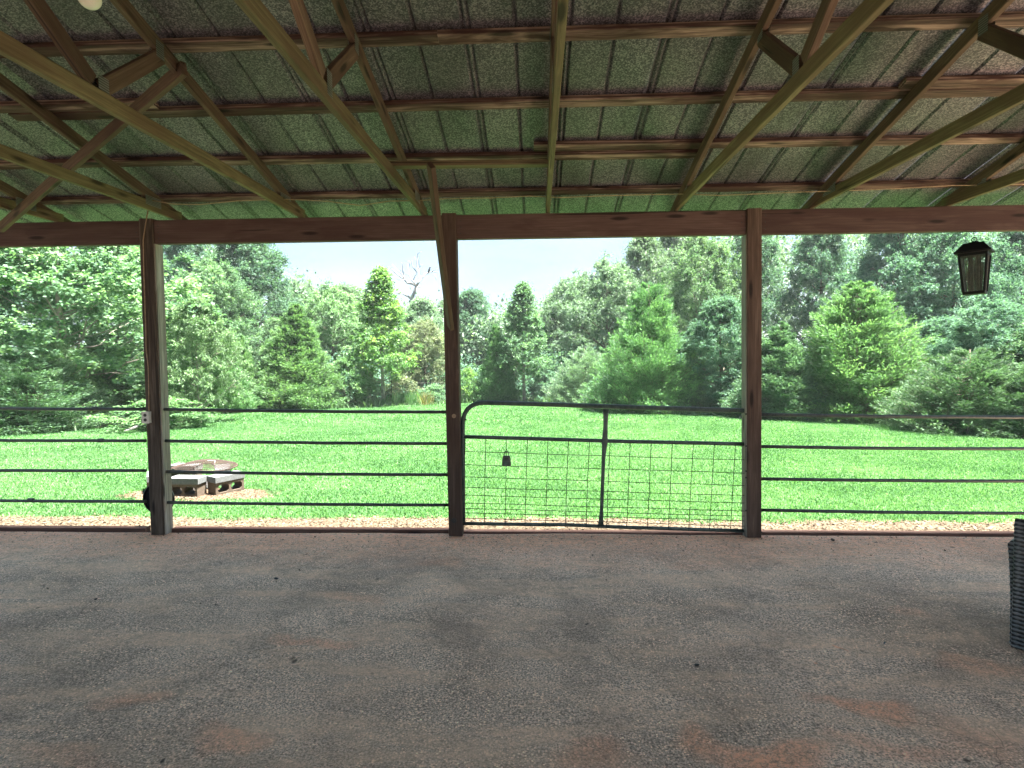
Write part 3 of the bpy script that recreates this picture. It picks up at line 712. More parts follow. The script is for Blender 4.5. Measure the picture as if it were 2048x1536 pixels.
# ------------------------------------------------------------------ dark disc behind the left post
dp = on_y(318, 997, WALL + .19)
dsc = empty('round_disc', dp, 'black round disc with grey rim hung behind the left post', 'disc')
def lathe(prof, n=36, axis='Y'):
    mb = MB(); 
    for (r_, y) in prof:
        mb.v += [(r_ * math.cos(k * 2 * PI / n), y, r_ * math.sin(k * 2 * PI / n)) for k in range(n)]
    mb.f = [(i * n + k, (i + 1) * n + k, (i + 1) * n + (k + 1) % n, i * n + (k + 1) % n) for i in range(len(prof) - 1) for k in range(n)]
    return mb
lathe([(.001, -.012), (.06, -.014), (.065, -.004), (.145, -.006), (.152, -.018), (.160, -.018), (.160, .01), (.001, .01)]).build('plate', M_BLACK, dsc, smooth=False)
MB().tube([(.165 * math.cos(t), -.004, .165 * math.sin(t)) for t in np.linspace(0, 2 * PI, 41)], .007, 8, cap=False).build('rim', M_PIPE, dsc, smooth=True)
MB().tube([(0, 0, .16), (0, -.05, .20), (0, -.11, .21)], .004, 6).build('hook', M_PIPE, dsc)

# ------------------------------------------------------------------ hanging lantern style insect zapper
zp = on_y(1950, 588, WALL + .03)
zap = empty('insect_zapper', zp, 'black lantern shaped insect zapper hanging from the beam', 'insect zapper', rz=rad(-43))
zap.rotation_euler[1] = rad(-2.5)
S = .98
def frust(z0, a0, z1, a1):
    vs = [(x * a0, y * a0, z0) for x, y in ((-1, -1), (1, -1), (1, 1), (-1, 1))] + [(x * a1, y * a1, z1) for x, y in ((-1, -1), (1, -1), (1, 1), (-1, 1))]
    return MB().add(vs, [(3, 2, 1, 0), (4, 5, 6, 7), (0, 1, 5, 4), (1, 2, 6, 5), (2, 3, 7, 6), (3, 0, 4, 7)])
H0, H1 = .0, .375
A0, A1 = .078, .104
mb = frust(H0 - .004, A0 + .004, H0 + .022, A0 + .006); mb.build('base_tray', M_BLACK, zap)
mb = frust(H1 - .02, A1 + .005, H1 + .005, A1 + .008)
mb2 = frust(H1 + .006, .138, H1 + .022, .138); mb.add(mb2.v, mb2.f); mb2 = frust(H1 + .0225, .132, H1 + .098, .076); mb.add(mb2.v, mb2.f)
mb2 = frust(H1 + .099, .04, H1 + .112, .03); mb.add(mb2.v, mb2.f); mb.build('cap', M_BLACK, zap)
mb = MB()
for sx in (-1, 1):
    for sy in (-1, 1): MB().tube([(sx * A0, sy * A0, H0 + .02), (sx * A1, sy * A1, H1 - .018)], .011, 6).build('corner_frame', M_BLACK, zap)
gr = MB()
nb = 30
for i in range(nb):
    t = (i + .5) / nb; a = A0 + (A1 - A0) * t - .004; z = H0 + .024 + (H1 - H0 - .046) * t
    for s in (-1, 1):
        gr.box((0, s * a, z), (2 * a - .02, .003, .0062)); gr.box((s * a, 0, z), (.003, 2 * a - .02, .0062))
for k in (-.5, 0, .5):
    for s in (-1, 1):
        gr.tube([(k * A0, s * (A0 - .001), H0 + .02), (k * A1, s * (A1 - .001), H1 - .018)], .003, 5); gr.tube([(s * (A0 - .001), k * A0, H0 + .02), (s * (A1 - .001), k * A1, H1 - .018)], .003, 5)
o = gr.build('grille', M_GREY, zap); o['kind'] = 'stuff'
for k in range(2): MB().tube([((k - .5) * .045, 0, H0 + .03), ((k - .5) * .045, 0, H1 - .03)], .010, 10).build('lamp_tube', M_GREY, zap)
mb = MB()
for i in range(14):
    a = i * 2 * PI / 14; mb.tube([(.048 * math.cos(a), .048 * math.sin(a), H0 + .02), (.048 * math.cos(a), .048 * math.sin(a), H1 - .02)], .0025, 4)
o = mb.build('inner_grid', M_BLACK, zap); o['kind'] = 'stuff'
MB().tube([(0, 0, H1 + .11)] + [(.02 * math.sin(t), 0, H1 + .135 - .02 * math.cos(t)) for t in np.linspace(.3, 2 * PI - .3, 12)] + [(0, 0, H1 + .112)], .004, 6).build('hanging_ring', M_BLACK, zap)
ztop = ZC - .232
mb = MB(); z = H1 + .15; k = 0
while zp.z + z < ztop + .01:
    mb.tube([((.006 if k % 2 else 0) * math.cos(t), (0 if k % 2 else .006) * math.cos(t), z + .011 * math.sin(t)) for t in np.linspace(0, 2 * PI, 9)], .0018, 5, cap=False); z += .016; k += 1
if k == 0: mb.tube([(0, 0, H1 + .13), (0, 0, H1 + .17)], .003, 5)
o = mb.build('chain', M_BLACK, zap)

# ------------------------------------------------------------------ bulb at the top left
bp = on_y(180, 18, 2.95)
bl = empty('ceiling_bulb', bp, 'white round glass bulb hanging at the top left corner', 'light bulb')
prof = [(.0, .0)] + [(.053 * math.sin(t), .053 - .053 * math.cos(t)) for t in np.linspace(.2, 2.5, 12)] + [(.026, .115), (.026, .13)]
n = 24; mb = MB()
for (r_, z) in prof: mb.v += [(max(r_, .0005) * math.cos(k * 2 * PI / n), max(r_, .0005) * math.sin(k * 2 * PI / n), z) for k in range(n)]
mb.f = [(i * n + k, i * n + (k + 1) % n, (i + 1) * n + (k + 1) % n, (i + 1) * n + k) for i in range(len(prof) - 1) for k in range(n)]
mb.build('globe', M_BULB, bl, smooth=True)
MB().tube([(0, 0, .12), (0, 0, .19)], [.03, .034], 16).build('socket', M_DARK, bl, smooth=True)
MB().tube([(0, 0, .19), (0, 0, zr(2.95) + PB - bp.z + .03)], .004, 6).build('cord', M_CABLE, bl)

# ------------------------------------------------------------------ fire pit: hollow blocks, caps, grate
def block_mesh():
    """hollow block 0.40 x 0.20 x 0.19 lying with its two holes facing -y"""
    mb = MB(); Lx, Dy, Hz = .41, .20, .165; t = .03
    hx = (Lx - 3 * t) / 2; xs = [-Lx / 2, -Lx / 2 + t, -Lx / 2 + t + hx, -Lx / 2 + 2 * t + hx, Lx / 2 - t, Lx / 2]
    mb.box((0, 0, t / 2), (Lx, Dy, t)); mb.box((0, 0, Hz - t / 2), (Lx, Dy, t))
    for x in (xs[0] + t / 2, 0, xs[5] - t / 2): mb.box((x, 0, Hz / 2), (t, Dy - .002, Hz - 2 * t + .001))
    for cx in (-(t + hx) / 2, (t + hx) / 2):      # rounded corners of each hole
        for sx in (-1, 1):
            for sz in (-1, 1):
                x = cx + sx * hx / 2; z = Hz / 2 + sz * (Hz / 2 - t); k = .028
                mb.add([(x, -Dy / 2 + .001, z), (x - sx * k, -Dy / 2 + .001, z), (x, -Dy / 2 + .001, z - sz * k), (x, Dy / 2 - .001, z), (x - sx * k, Dy / 2 - .001, z), (x, Dy / 2 - .001, z - sz * k)],
                       [(0, 1, 2), (3, 5, 4), (1, 4, 5, 2), (0, 3, 4, 1), (2, 5, 3, 0)])
    return mb
def cap_mesh():
    mb = MB(); a, b, c, e = .215, .105, .088, .006
    for z, k in ((0, e), (e, 0), (c - e, 0), (c, e)):
        mb.v += [(-a + k, -b + k, z), (a - k, -b + k, z), (a - k, b - k, z), (-a + k, b - k, z)]
    mb.f = [(3, 2, 1, 0), (12, 13, 14, 15)] + [(i * 4 + k, i * 4 + (k + 1) % 4, (i + 1) * 4 + (k + 1) % 4, (i + 1) * 4 + k) for i in range(3) for k in range(4)]
    return mb
pc = on_ground(404, 972)
spots = [(on_ground(376, 991), rad(-4), 'left front'), (on_ground(453, 984), rad(58), 'right front'), (on_ground(312, 982), rad(-58), 'left side'), (on_ground(446, 967), rad(118), 'right back'), (on_ground(372, 962), rad(176), 'back')]
labs = [('tan hollow block with two dark holes facing the barn', 'pale cap block on the front left of the fire pit'),
        ('hollow block on the right of the fire pit, turned sideways', 'pale cap block on the right front of the fire pit'),
        ('hollow block of the fire pit hidden behind the left post', 'cap block of the fire pit hidden behind the left post'),
        ('hollow block at the back right under the fire pit grate', 'cap block at the back right under the fire pit grate'),
        ('hollow block at the back left under the fire pit grate', 'cap block at the back left under the fire pit grate')]
bo = co = None
for (p, a, _), (l1, l2) in zip(spots, labs):
    if bo is None: o1 = bo = block_mesh().build('hollow_block', M_BLOCK); o2 = co = cap_mesh().build('cap_block', M_CAP)
    else: o1 = bo.copy(); COL.objects.link(o1); o2 = co.copy(); COL.objects.link(o2)
    z = gz(p.x, p.y) + .003
    o1.location = (p.x, p.y, z); o1.rotation_euler = (0, 0, a); tag(o1, l1, 'block', 'hollow blocks round the fire pit')
    o2.location = (p.x + .006, p.y - .004, z + .167); o2.rotation_euler = (0, 0, a + rad(1.5)); tag(o2, l2, 'block', 'cap blocks on the fire pit')
gc = Vector((pc.x + .02, pc.y + .05, gz(pc.x, pc.y) + .272))
ash = MB(); ash.v = [(pc.x, pc.y, gz(pc.x, pc.y) + .05)] + [(pc.x + .36 * math.cos(t), pc.y + .3 * math.sin(t), gz(pc.x, pc.y) + .02 + .01 * math.sin(t * 5)) for t in np.linspace(0, 2 * PI, 25)[:-1]]
ash.f = [(0, 1 + k, 1 + (k + 1) % 24) for k in range(24)]
tag(ash.build('ash_bed', mat_flat('ash', (.015, .014, .013), (.07, .065, .06), 30)), 'dark bed of ash inside the ring of blocks', 'ash')
fg = empty('fire_grate', gc, 'rusty folding mesh screen lying over the fire pit', 'fire screen')
ring = [(.46 * math.cos(t), .34 * math.sin(t), .012 * math.sin(3 * t)) for t in np.linspace(0, 2 * PI, 41)]
MB().tube(ring, .009, 6, cap=False).build('ring', M_RUST, fg)
def dome(x, y): return .10 * max(0, 1 - (x / .42) ** 2) * max(0, 1 - (y / .3) ** 2) ** .5
mb = MB()
for i in range(-13, 14):
    x = i * .032; yy = .33 * math.sqrt(max(0, 1 - (x / .48) ** 2)); mb.tube([(x, yy * k / 5, dome(x, yy * k / 5)) for k in range(-5, 6)], .0036, 4)
for i in range(-9, 10):
    y = i * .032; xx = .48 * math.sqrt(max(0, 1 - (y / .33) ** 2)); mb.tube([(xx * k / 5, y, dome(xx * k / 5, y)) for k in range(-5, 6)], .0036, 4)
o = mb.build('mesh_screen', M_RUST, fg); o['kind'] = 'stuff'
MB().tube([(.08, -.05, .10), (.16, .0, .09), (.22, -.12, .05), (.26, -.2, .03)], .008, 6).build('handle', M_DEADWOOD, fg)
MB().tube([(.02 + .25 * t, -.28 + .1 * math.sin(t * 2), .05 + .05 * math.sin(t * PI)) for t in np.linspace(-1, 1, 9)], .006, 6).build('rim_wire', M_RUST, fg)

# ------------------------------------------------------------------ wicker armchair at the right edge
def weave(w_, h_, nx_, nz_, amp=.004):
    """woven panel in local x (width) and z (height), facing -y"""
    mb = MB(); sub = 2; NX, NZ = nx_ * sub, nz_ * sub
    for j in range(NZ + 1):
        for i in range(NX + 1):
            x = w_ * i / NX; z = h_ * j / NZ
            ci, cj = i // sub, j // sub
            d = amp * math.sin(PI * (i / sub + (cj % 2))) * 1.0 + amp * abs(math.sin(PI * j / sub))
            mb.v.append((x, -d, z))
    for j in range(NZ):
        for i in range(NX): mb.f.append((j * (NX + 1) + i, j * (NX + 1) + i + 1, (j + 1) * (NX + 1) + i + 1, (j + 1) * (NX + 1) + i))
    return mb
def slab(c0, c1, thick, h_, lean, name, parent, cell=.025, top=None):
    """wicker slab whose outer face runs c0->c1 on the floor, thick inward, leaning outward by lean at the top; top=(z0,z1) heights at each end"""
    c0, c1 = Vector((*c0, 0)), Vector((*c1, 0)); d = (c1 - c0); Ln = d.length; d.normalize(); nrm = Vector((d.y, -d.x, 0))
    top = top or (h_, h_)
    mb = MB(); sub = 3
    def face(off, flip, L_=Ln, org=c0, dd=d, nn=nrm, tops=top, extra=0.0):
        nx_ = max(3, int(L_ / cell)); nz_ = int(h_ / cell); b = len(mb.v)
        for j in range(nz_ * sub + 1):
            for i in range(nx_ * 2 + 1):
                t = i / (nx_ * 2); z = (tops[0] * (1 - t) + tops[1] * t) * j / (nz_ * sub); s = z / h_
                bl_ = lean * (s ** 2) 
                cx = int(i / 2); rz = int(j / sub)
                amp = .007 * abs(math.sin(PI * ((j % sub) / sub))) * (1 if (rz + i) % 2 else .15) * (1 if .5 < i < nx_ * 2 - .5 else 0)
                p = org + dd * (t * L_) + nn * amp + nrm * bl_ + Vector((0, 0, z + .06 * 0)) + nrm * off
                mb.v.append(tuple(p))
        W = nx_ * 2 + 1
        for j in range(nz_ * sub):
            for i in range(nx_ * 2):
                q = (b + j * W + i, b + j * W + i + 1, b + (j + 1) * W + i + 1, b + (j + 1) * W + i); mb.f.append(q if not flip else q[::-1])
    face(0, False); face(-thick, True, nn=-nrm)
    face(0, False, L_=thick, org=c0, dd=-nrm, nn=-d, tops=(top[0], top[0])); face(0, False, L_=thick, org=c1, dd=-nrm, nn=d, tops=(top[1], top[1]))
    # top roll
    p = [c0.lerp(c1, t) + nrm * (lean - thick / 2) * 1.0 + Vector((0, 0, top[0] * (1 - t) + top[1] * t)) for t in (0, .25, .5, .75, 1)]
    mb.tube([q + nrm * (lean * ((q.z / h_) ** 2) - lean) for q in p], thick * .56, 10)
    return mb.build(name, M_WICKER, parent)
cx, cy = 2.925, 3.68
ch = empty('wicker_armchair', (cx, cy, 0), 'dark grey wicker armchair cut off by the right edge', 'armchair')
ch.rotation_euler = (0, 0, rad(-47))
# woven back towards the camera, arms running away from it
slab((0.0, 0.0), (.70, 0.0), .055, .79, .065, 'backrest', ch, top=(.79, .79))
slab((-.012, .72), (-.012, .03), .07, .62, .028, 'armrest', ch, top=(.60, .625))
slab((.712, .03), (.712, .72), .07, .62, .028, 'armrest', ch, top=(.625, .60))
MB().box((.35, .38, .20), (.55, .60, .28)).build('seat_base', M_WICKER, ch)
MB().box((.35, .39, .40), (.53, .58, .11)).build('cushion', mat_flat('cushion_cloth', (.10, .10, .11), (.16, .16, .17), 40), ch)
for x, y in ((.05, .045), (.65, .045), (.05, .68), (.65, .68)): MB().box((x, y, .025), (.07, .07, .05)).build('foot', M_BLACK, ch)

# ------------------------------------------------------------------ wire fence and sticks at the far edge of the lawn
wf = empty('wire_fence', on_ground(850, 812), 'thin wire fence with steel posts behind the far edge of the lawn', 'fence')
fi = Matrix.Translation(-wf.location); tops = []
for i, u in enumerate((470, 620, 700, 783, 862, 955, 1020, 1110, 1160, 1240)):
    b_ = on_ground(u, float(np.interp(u, [e[0] for e in EDGE_PX], [e[1] for e in EDGE_PX])) - 3.0); g = Vector((b_.x, b_.y, gz(b_.x, b_.y)))
    o = MB().tube([fi @ (g + Vector((0, 0, -.2))), fi @ (g + Vector((random.uniform(-.03, .03), 0, 1.15)))], .022, 6).build('fence_post', M_WIRE, wf); tops.append(g)
for k, hgt in enumerate((.25, .5, .75, 1.0)):
    MB().tube([fi @ (t + Vector((0, 0, hgt))) for t in tops], .004, 4).build('fence_wire', M_WIRE, wf)
def stick(name, pts, r, mat, label, cat):
    pts = [Vector(p) for p in pts]
    o = MB().tube(pts, [r * (1 - .6 * i / (len(pts) - 1)) for i in range(len(pts))], 7).build(name, mat, None, smooth=True); return tag(o, label, cat)
b_ = on_ground(1912, 858); e_ = EYE + ray(1891, 842) * ((b_ - EYE).length / ray(1891, 842).length)
stick('bare_stick', [b_, b_.lerp(e_, .4) + Vector((0, 0, .01)), b_.lerp(e_, .8) + Vector((0, 0, .03)), e_ + Vector((0, 0, .06))], .035, M_DEADWOOD, 'pale bare stick poking up at the lawn edge on the right', 'stick')
for (u, vb, vt, lab) in ((1782, 846, 805, 'thin pale stalk standing in front of the wide cedar'), (1839, 850, 795, 'thin grey stalk with side twigs right of the wide cedar')):
    b_ = on_ground(u, vb); Ld = (b_ - EYE).length; t_ = EYE + ray(u - 2, vt) * (Ld / ray(u, vt).length)
    stick('dry_stalk', [b_, b_.lerp(t_, .5) + Vector((.02, 0, 0)), t_], .02, M_DEADWOOD, lab, 'stalk')
# pebble and pale leaves on the floor
def pebble(u, v, s, mat, name, label, cat):
    p = on_z(u, v, 0); bm = bmesh.new(); bmesh.ops.create_icosphere(bm, subdivisions=2, radius=1)
    for q in bm.verts: q.co *= 1 + .25 * mnoise.noise(q.co * 1.7); q.co = Vector((q.co.x * s[0], q.co.y * s[1], q.co.z * s[2] + s[2] * .8))
    me = bpy.data.meshes.new(name); bm.to_mesh(me); bm.free(); me.materials.append(mat); o = bpy.data.objects.new(name, me); o.location = (p.x, p.y, .003); o.rotation_euler = (0, 0, random.uniform(0, 3)); COL.objects.link(o); tag(o, label, cat)
pebble(1665, 1082, (.022, .016, .012), M_EDGEP if 'M_EDGEP' in globals() else M_BLOCK, 'pebble', 'tan pebble lying beside the edging board right of the gate', 'pebble')
pebble(1769, 1287, (.022, .005, .003), M_CAP, 'wood_splinter', 'pale splinter lying on the asphalt at the right', 'splinter')
pebble(1394, 1332, (.016, .010, .006), M_DARK, 'dark_crumb', 'dark crumb lying on the asphalt right of the middle', 'crumb')
pebble(552, 1159, (.020, .012, .008), M_DARK, 'dark_crumb', 'dark crumb lying on the asphalt left of the middle post', 'crumb')
pebble(192, 1200, (.012, .008, .006), M_DARK, 'dark_crumb', 'small dark crumb lying on the asphalt at the far left', 'crumb')

# ------------------------------------------------------------------ trees
def unit(a): return a / np.maximum(np.linalg.norm(a, axis=1, keepdims=True), 1e-6)
def leaf_quads(P, tipdir, nrm, ln, wd):
    """one kite shaped leaf per point"""
    t = unit(tipdir); s = unit(np.cross(nrm, t)); l = ln[:, None]; w_ = wd[:, None]
    return np.stack([P, P + t * l * .45 + s * w_ * .5, P + t * l, P + t * l * .45 - s * w_ * .5], 1).reshape(-1, 3)
def broadleaf(name, seed, H, W, base, nclump, per, leaf, cr, lf, bark, shape='round', trunk_r=.16, gap=.35, limbs=26, wander=.5, flat=.6):
    """a broadleaved tree H m tall and W m wide; returns (trunk mesh, crown mesh)"""
    rg = np.random.default_rng(seed); rnd = random.Random(seed)
    z0 = H * base; C = []; off = Vector((seed * 3.7, seed * 1.3, 0))
    tries = 0
    while len(C) < nclump and tries < nclump * 40:
        tries += 1
        t = rnd.random() ** .85
        if shape == 'round': prof = math.sin(PI * min(1, .12 + .88 * t) ** .8) ** .6 if t < 1 else 0
        elif shape == 'oval': prof = math.sin(PI * (t * .9 + .06)) ** .75 * (1.08 - .35 * t)
        elif shape == 'cone': prof = 1.12 * (1 - t) ** .95 * min(1, .5 + t * 2.2) + .08
        else: prof = (1 - .55 * t) * min(1, .5 + t * 2.5) * (1 - t ** 6)
        az = rnd.uniform(0, 2 * PI); z = z0 + t * (H - z0)
        lob = 1 + .42 * mnoise.noise(Vector((math.cos(az) * 1.3, math.sin(az) * 1.3, z * .35)) + off) + .25 * mnoise.noise(Vector((math.cos(az) * 3, math.sin(az) * 3, z * .9)) - off)
        r = W / 2 * prof * lob * (rnd.random() ** .38)
        p = Vector((r * math.cos(az), r * math.sin(az), z + .15 * H * .2 * rnd.gauss(0, .4)))
        if mnoise.noise(p * (.75) + off) < -gap * .9 + .0: continue
        C.append(p)
    C = np.array([tuple(c) for c in C]); n = len(C)
    # trunk and limbs
    mb = MB(); ph = rnd.uniform(0, 6)
    def axis(z): return Vector((wander * .18 * math.sin(z * .6 + ph), wander * .18 * math.cos(z * .5 + ph), z))
    tz = [H * q for q in (-.03, 0, .02, .12, .25, .4, .55, .7, .85)]
    tz = tz[:-1] + [H * .92] if shape in ('cone', 'spire') else tz
    mb.tube([axis(z) for z in tz], [trunk_r * k for k in (1.5, 1.3, 1.08, .95, .82, .66, .48, .3, .12)], 9)
    idx = rg.choice(n, min(limbs, n), replace=False)
    for i in idx:
        c = Vector(C[i]); zs = max(z0 * .75, c.z - (.25 + .5 * rnd.random()) * (math.hypot(c.x, c.y) + .3)); zs = min(zs, H * .8)
        a = axis(zs); r0 = trunk_r * .42 * (1 - .7 * zs / H); m1 = a.lerp(c, .35) + Vector((rnd.gauss(0, .1), rnd.gauss(0, .1), -.12)); m2 = a.lerp(c, .7) + Vector((rnd.gauss(0, .12), rnd.gauss(0, .12), rnd.gauss(0, .1)))
        mb.tube([a, m1, m2, c], [r0, r0 * .7, r0 * .45, r0 * .15], 6)
        near = np.argsort(((C - np.array(tuple(c))) ** 2).sum(1))[1:4]
        for q in near: mb.tube([m2, m2.lerp(Vector(C[q]), .55) + Vector((0, 0, .06)), Vector(C[q])], [r0 * .35, r0 * .25, r0 * .08], 4)
    # leaves: several twigs per clump, leaves along each twig
    tw = 9; ctw = np.repeat(C, tw, 0); k = len(ctw)
    crad = cr * rg.uniform(.45, 1.5, n); crt = np.repeat(crad, tw)
    dirs = unit(rg.normal(0, 1, (k, 3)) * np.array([1, 1, flat]) + np.array([0, 0, .12]) + unit(ctw * np.array([1, 1, 0]) + 1e-3) * .35)
    pl = max(3, per // tw); m = k * pl
    s = rg.uniform(.12, 1.0, (k, pl)); P = ctw[:, None, :] + dirs[:, None, :] * (s * crt[:, None])[:, :, None]
    P[:, :, 2] -= (s ** 2) * crt[:, None] * .22
    P = P.reshape(-1, 3) + rg.normal(0, cr * .075, (m, 3))
    d = np.repeat(dirs, pl, 0)
    tip = d * .6 + rg.normal(0, .65, (m, 3)) + np.array([0, 0, -.18])
    nr = rg.normal(0, .55, (m, 3)) + np.array([0, 0, .8]) + d * .35
    ln = leaf * rg.uniform(.65, 1.25, m)
    V = leaf_quads(P, tip, nr, ln, ln * rg.uniform(.5, .75, m))
    tc = np.repeat(np.clip(rg.normal(.45, .16, n), 0, 1), tw * pl)
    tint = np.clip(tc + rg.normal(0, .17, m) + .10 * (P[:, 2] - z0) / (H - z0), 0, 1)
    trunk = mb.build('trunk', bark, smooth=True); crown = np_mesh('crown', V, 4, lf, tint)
    for o in (trunk, crown): COL.objects.unlink(o)
    return {'H': H, 'W': W, 'parts': [trunk, crown]}
def cedar(name, seed, H, W, nb, per, lf, bark, spray=.16, skirt=.04, power=.8, droop=.25, dead=0):
    rg = np.random.default_rng(seed); rnd = random.Random(seed); mb = MB()
    mb.tube([(0, 0, -.2), (0, 0, H * .3), (.04, .02, H * .6), (0, .03, H * .95)], [.13, .10, .06, .015], 8)
    off = Vector((seed * 2.1, 7, seed)); Ps, Ds, Ts = [], [], []
    for i in range(nb):
        t = skirt + (1 - skirt) * (1 - (1 - (i + rnd.random()) / nb) ** .62); az = rnd.uniform(0, 2 * PI)
        lob = 1 + .38 * mnoise.noise(Vector((math.cos(az) * 1.2, math.sin(az) * 1.2, t * H * .5)) + off) + .22 * mnoise.noise(Vector((math.cos(az) * 3, math.sin(az) * 3, t * H * 1.3)) + off)
        R = W / 2 * ((1 - t) ** power * min(1, .72 + t * 3) + .035) * lob * rnd.choice((1, 1, .9, 1.1, .75))
        el = .25 + .9 * t + rnd.gauss(0, .1); z = t * H * .97
        o = Vector((math.cos(az), math.sin(az), 0)); Ln = R
        p0 = Vector((0, 0, z - min(z * .6, R * .35))); tipp = o * Ln + Vector((0, 0, z + R * .12 * (el - .2))); mid = p0.lerp(tipp, .55) + Vector((0, 0, -droop * R * .15))
        if i % 2 == 0: mb.tube([p0, mid, tipp], [.016 + .012 * (1 - t), .011, .003], 4)
        q = rg.uniform(.25, 1.03, per) ** .8; a = np.array(tuple(p0)); b = np.array(tuple(mid)); c = np.array(tuple(tipp))
        P = a * ((1 - q) ** 2)[:, None] + b * (2 * q * (1 - q))[:, None] + c * (q ** 2)[:, None]
        wdt = (.10 + .30 * np.sin(np.clip(q, 0, 1) * PI * .88)) * min(.9, R * .45 + .12)
        side = np.array((-o.y, o.x, 0)); sd_ = rg.normal(0, .55, per) * wdt
        P = P + side * sd_[:, None] + np.stack([np.zeros(per), np.zeros(per), rg.normal(.0, .3, per) * wdt - np.abs(sd_) * .3], 1)
        D = np.array(tuple(o)) * .75 + side * np.sign(sd_)[:, None] * .5 + np.array([0, 0, .35 + .5 * t]) + rg.normal(0, .38, (per, 3))
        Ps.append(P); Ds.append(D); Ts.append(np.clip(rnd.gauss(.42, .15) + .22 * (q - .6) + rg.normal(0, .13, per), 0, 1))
    P = np.concatenate(Ps); D = np.concatenate(Ds); T = np.concatenate(Ts); m = len(P)
    nr = rg.normal(0, 1, (m, 3)); ln = spray * rg.uniform(.55, 1.35, m)
    V = leaf_quads(P, D, nr, ln, ln * rg.uniform(.20, .36, m))
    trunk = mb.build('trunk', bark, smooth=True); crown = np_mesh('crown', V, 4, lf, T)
    for o in (trunk, crown): COL.objects.unlink(o)
    return {'H': H, 'W': W, 'parts': [trunk, crown]}
USED = {}
def plant(name, proto, u, d, vtop, wpx, label, cat='tree', group='trees round the lawn', rz=None, vbase=None, lf=None, zoff=0, hmin=None, wy=None):
    """stands a copy of the prototype on the terrain d metres off, its crown top at row vtop, wpx wide"""
    if vbase is not None: b = on_ground(u, vbase); y = b.y + .3; x = b.x + .3 * b.x / b.y
    else: q = on_y(u, 700, d); x, y = q.x, d
    g = gz(x, y) + zoff; top = on_y(u, vtop, y); H = top.z - g
    wd = wpx / FPX * y
    e = empty(name, (x, y, g), label, cat, group, rz if rz is not None else random.uniform(0, 6.28))
    s = wd / proto['W']; e.scale = (s, (wy / FPX * y / proto['W']) if wy else s, H / proto['H'])
    for o in proto['parts']:
        c = o.copy(); c.name = o.name.split('.')[0]; COL.objects.link(c); c.parent = e
        if lf is not None and 'crown' in c.name: c.material_slots[0].link = 'OBJECT'; c.material_slots[0].material = lf
    return e
import time as _t; t0 = _t.time()
B1 = broadleaf('b1', 11, 12, 8.5, .12, 560, 170, .135, .68, LF_FAR, M_BARK, 'round', .20, gap=.12)
B2 = broadleaf('b2', 23, 12, 7.5, .08, 560, 170, .135, .64, LF_FAR, M_BARK, 'oval', .22, gap=.1)
B3 = broadleaf('b3', 37, 13, 9.5, .07, 640, 170, .135, .68, LF_DARK, M_BARK, 'column', .26, gap=.1, limbs=40)
OAK = broadleaf('oak', 5, 7, 6.5, .12, 640, 150, .10, .42, LF_OAK, M_PALEBARK, 'round', .085, gap=.16, limbs=60)
MP = broadleaf('maple', 19, 6.5, 3.1, .22, 380, 120, .09, .31, LF_MAPLE, M_PALEBARK, 'cone', .085, gap=.5, limbs=34, wander=.2)
BU = broadleaf('bush', 15, 2.2, 2.4, .05, 120, 105, .085, .30, LF_BUSH, M_BARK, 'round', .03, gap=.4, limbs=16, wander=.3)
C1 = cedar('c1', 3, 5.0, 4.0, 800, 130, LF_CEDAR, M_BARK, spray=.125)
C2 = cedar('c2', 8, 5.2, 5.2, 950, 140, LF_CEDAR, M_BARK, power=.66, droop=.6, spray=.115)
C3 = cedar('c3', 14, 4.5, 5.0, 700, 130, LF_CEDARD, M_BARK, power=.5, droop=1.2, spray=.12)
print('protos', _t.time() - t0)

# front row: the trees one can tell apart along the lawn
plant('cedar_tree', C1, 598, 0, 603, 190, 'bright green pointed cedar left of the young maple', vbase=817)
plant('maple_tree', MP, 766, 0, 541, 138, 'bright yellow green young maple with a bare trunk, left of the middle post', vbase=812)
plant('maple_tree', MP, 1047, 0, 570, 118, 'slender young maple with a thin trunk seen above the gate corner', vbase=806, rz=2.2, lf=LF_OAK)
plant('cedar_tree', C1, 993, 0, 645, 92, 'small cedar close beside the slender maple above the gate', vbase=806, rz=1.0)
plant('cedar_tree', C2, 1297, 0, 556, 225, 'large bright cedar in the opening above the gate', vbase=824, rz=.7)
plant('cedar_tree', C2, 1712, 0, 556, 330, 'very wide bright cedar right of the right post', vbase=840, rz=2.5)
plant('cedar_tree', C1, 1560, 19.5, 640, 190, 'dark green cedar just behind the right post', rz=4.0, lf=LF_CEDARD)
plant('broadleaf_tree', B2, 1440, 0, 600, 165, 'dark blue green tree between the large cedar and the right post', vbase=829, lf=LF_DARK)
plant('oak_tree', OAK, 110, 19.5, 400, 600, 'big leafy oak filling the upper left corner of the view', rz=.4)
plant('oak_tree', OAK, 395, 18.5, 600, 170, 'bright oak sapling just right of the left post', rz=2.9, lf=LF_BUSH)
plant('cedar_tree', C3, 60, 0, 700, 300, 'dull dark cedar under the oak at the far left edge', vbase=862, rz=1.1)
plant('cedar_tree', C3, 215, 0, 690, 320, 'drooping dark cedar under the oak left of the left post', vbase=838, rz=3.1)
plant('cedar_tree', C1, 440, 0, 650, 130, 'narrow cedar standing behind the oak sapling', vbase=828, rz=2.0)
plant('cedar_tree', C1, 486, 0, 668, 90, 'small bright cedar sapling left of the pointed cedar', vbase=820, rz=5.0)
plant('cedar_tree', C3, 355, 0, 730, 150, 'low dark cedar right of the left post', vbase=833, rz=5.0)
plant('cedar_tree', C3, 1935, 0, 690, 260, 'dark cedar at the right under the insect zapper', vbase=866, rz=.3)
plant('cedar_tree', C3, 2070, 0, 720, 240, 'dark cedar at the right edge of the view', vbase=876, rz=2.6)
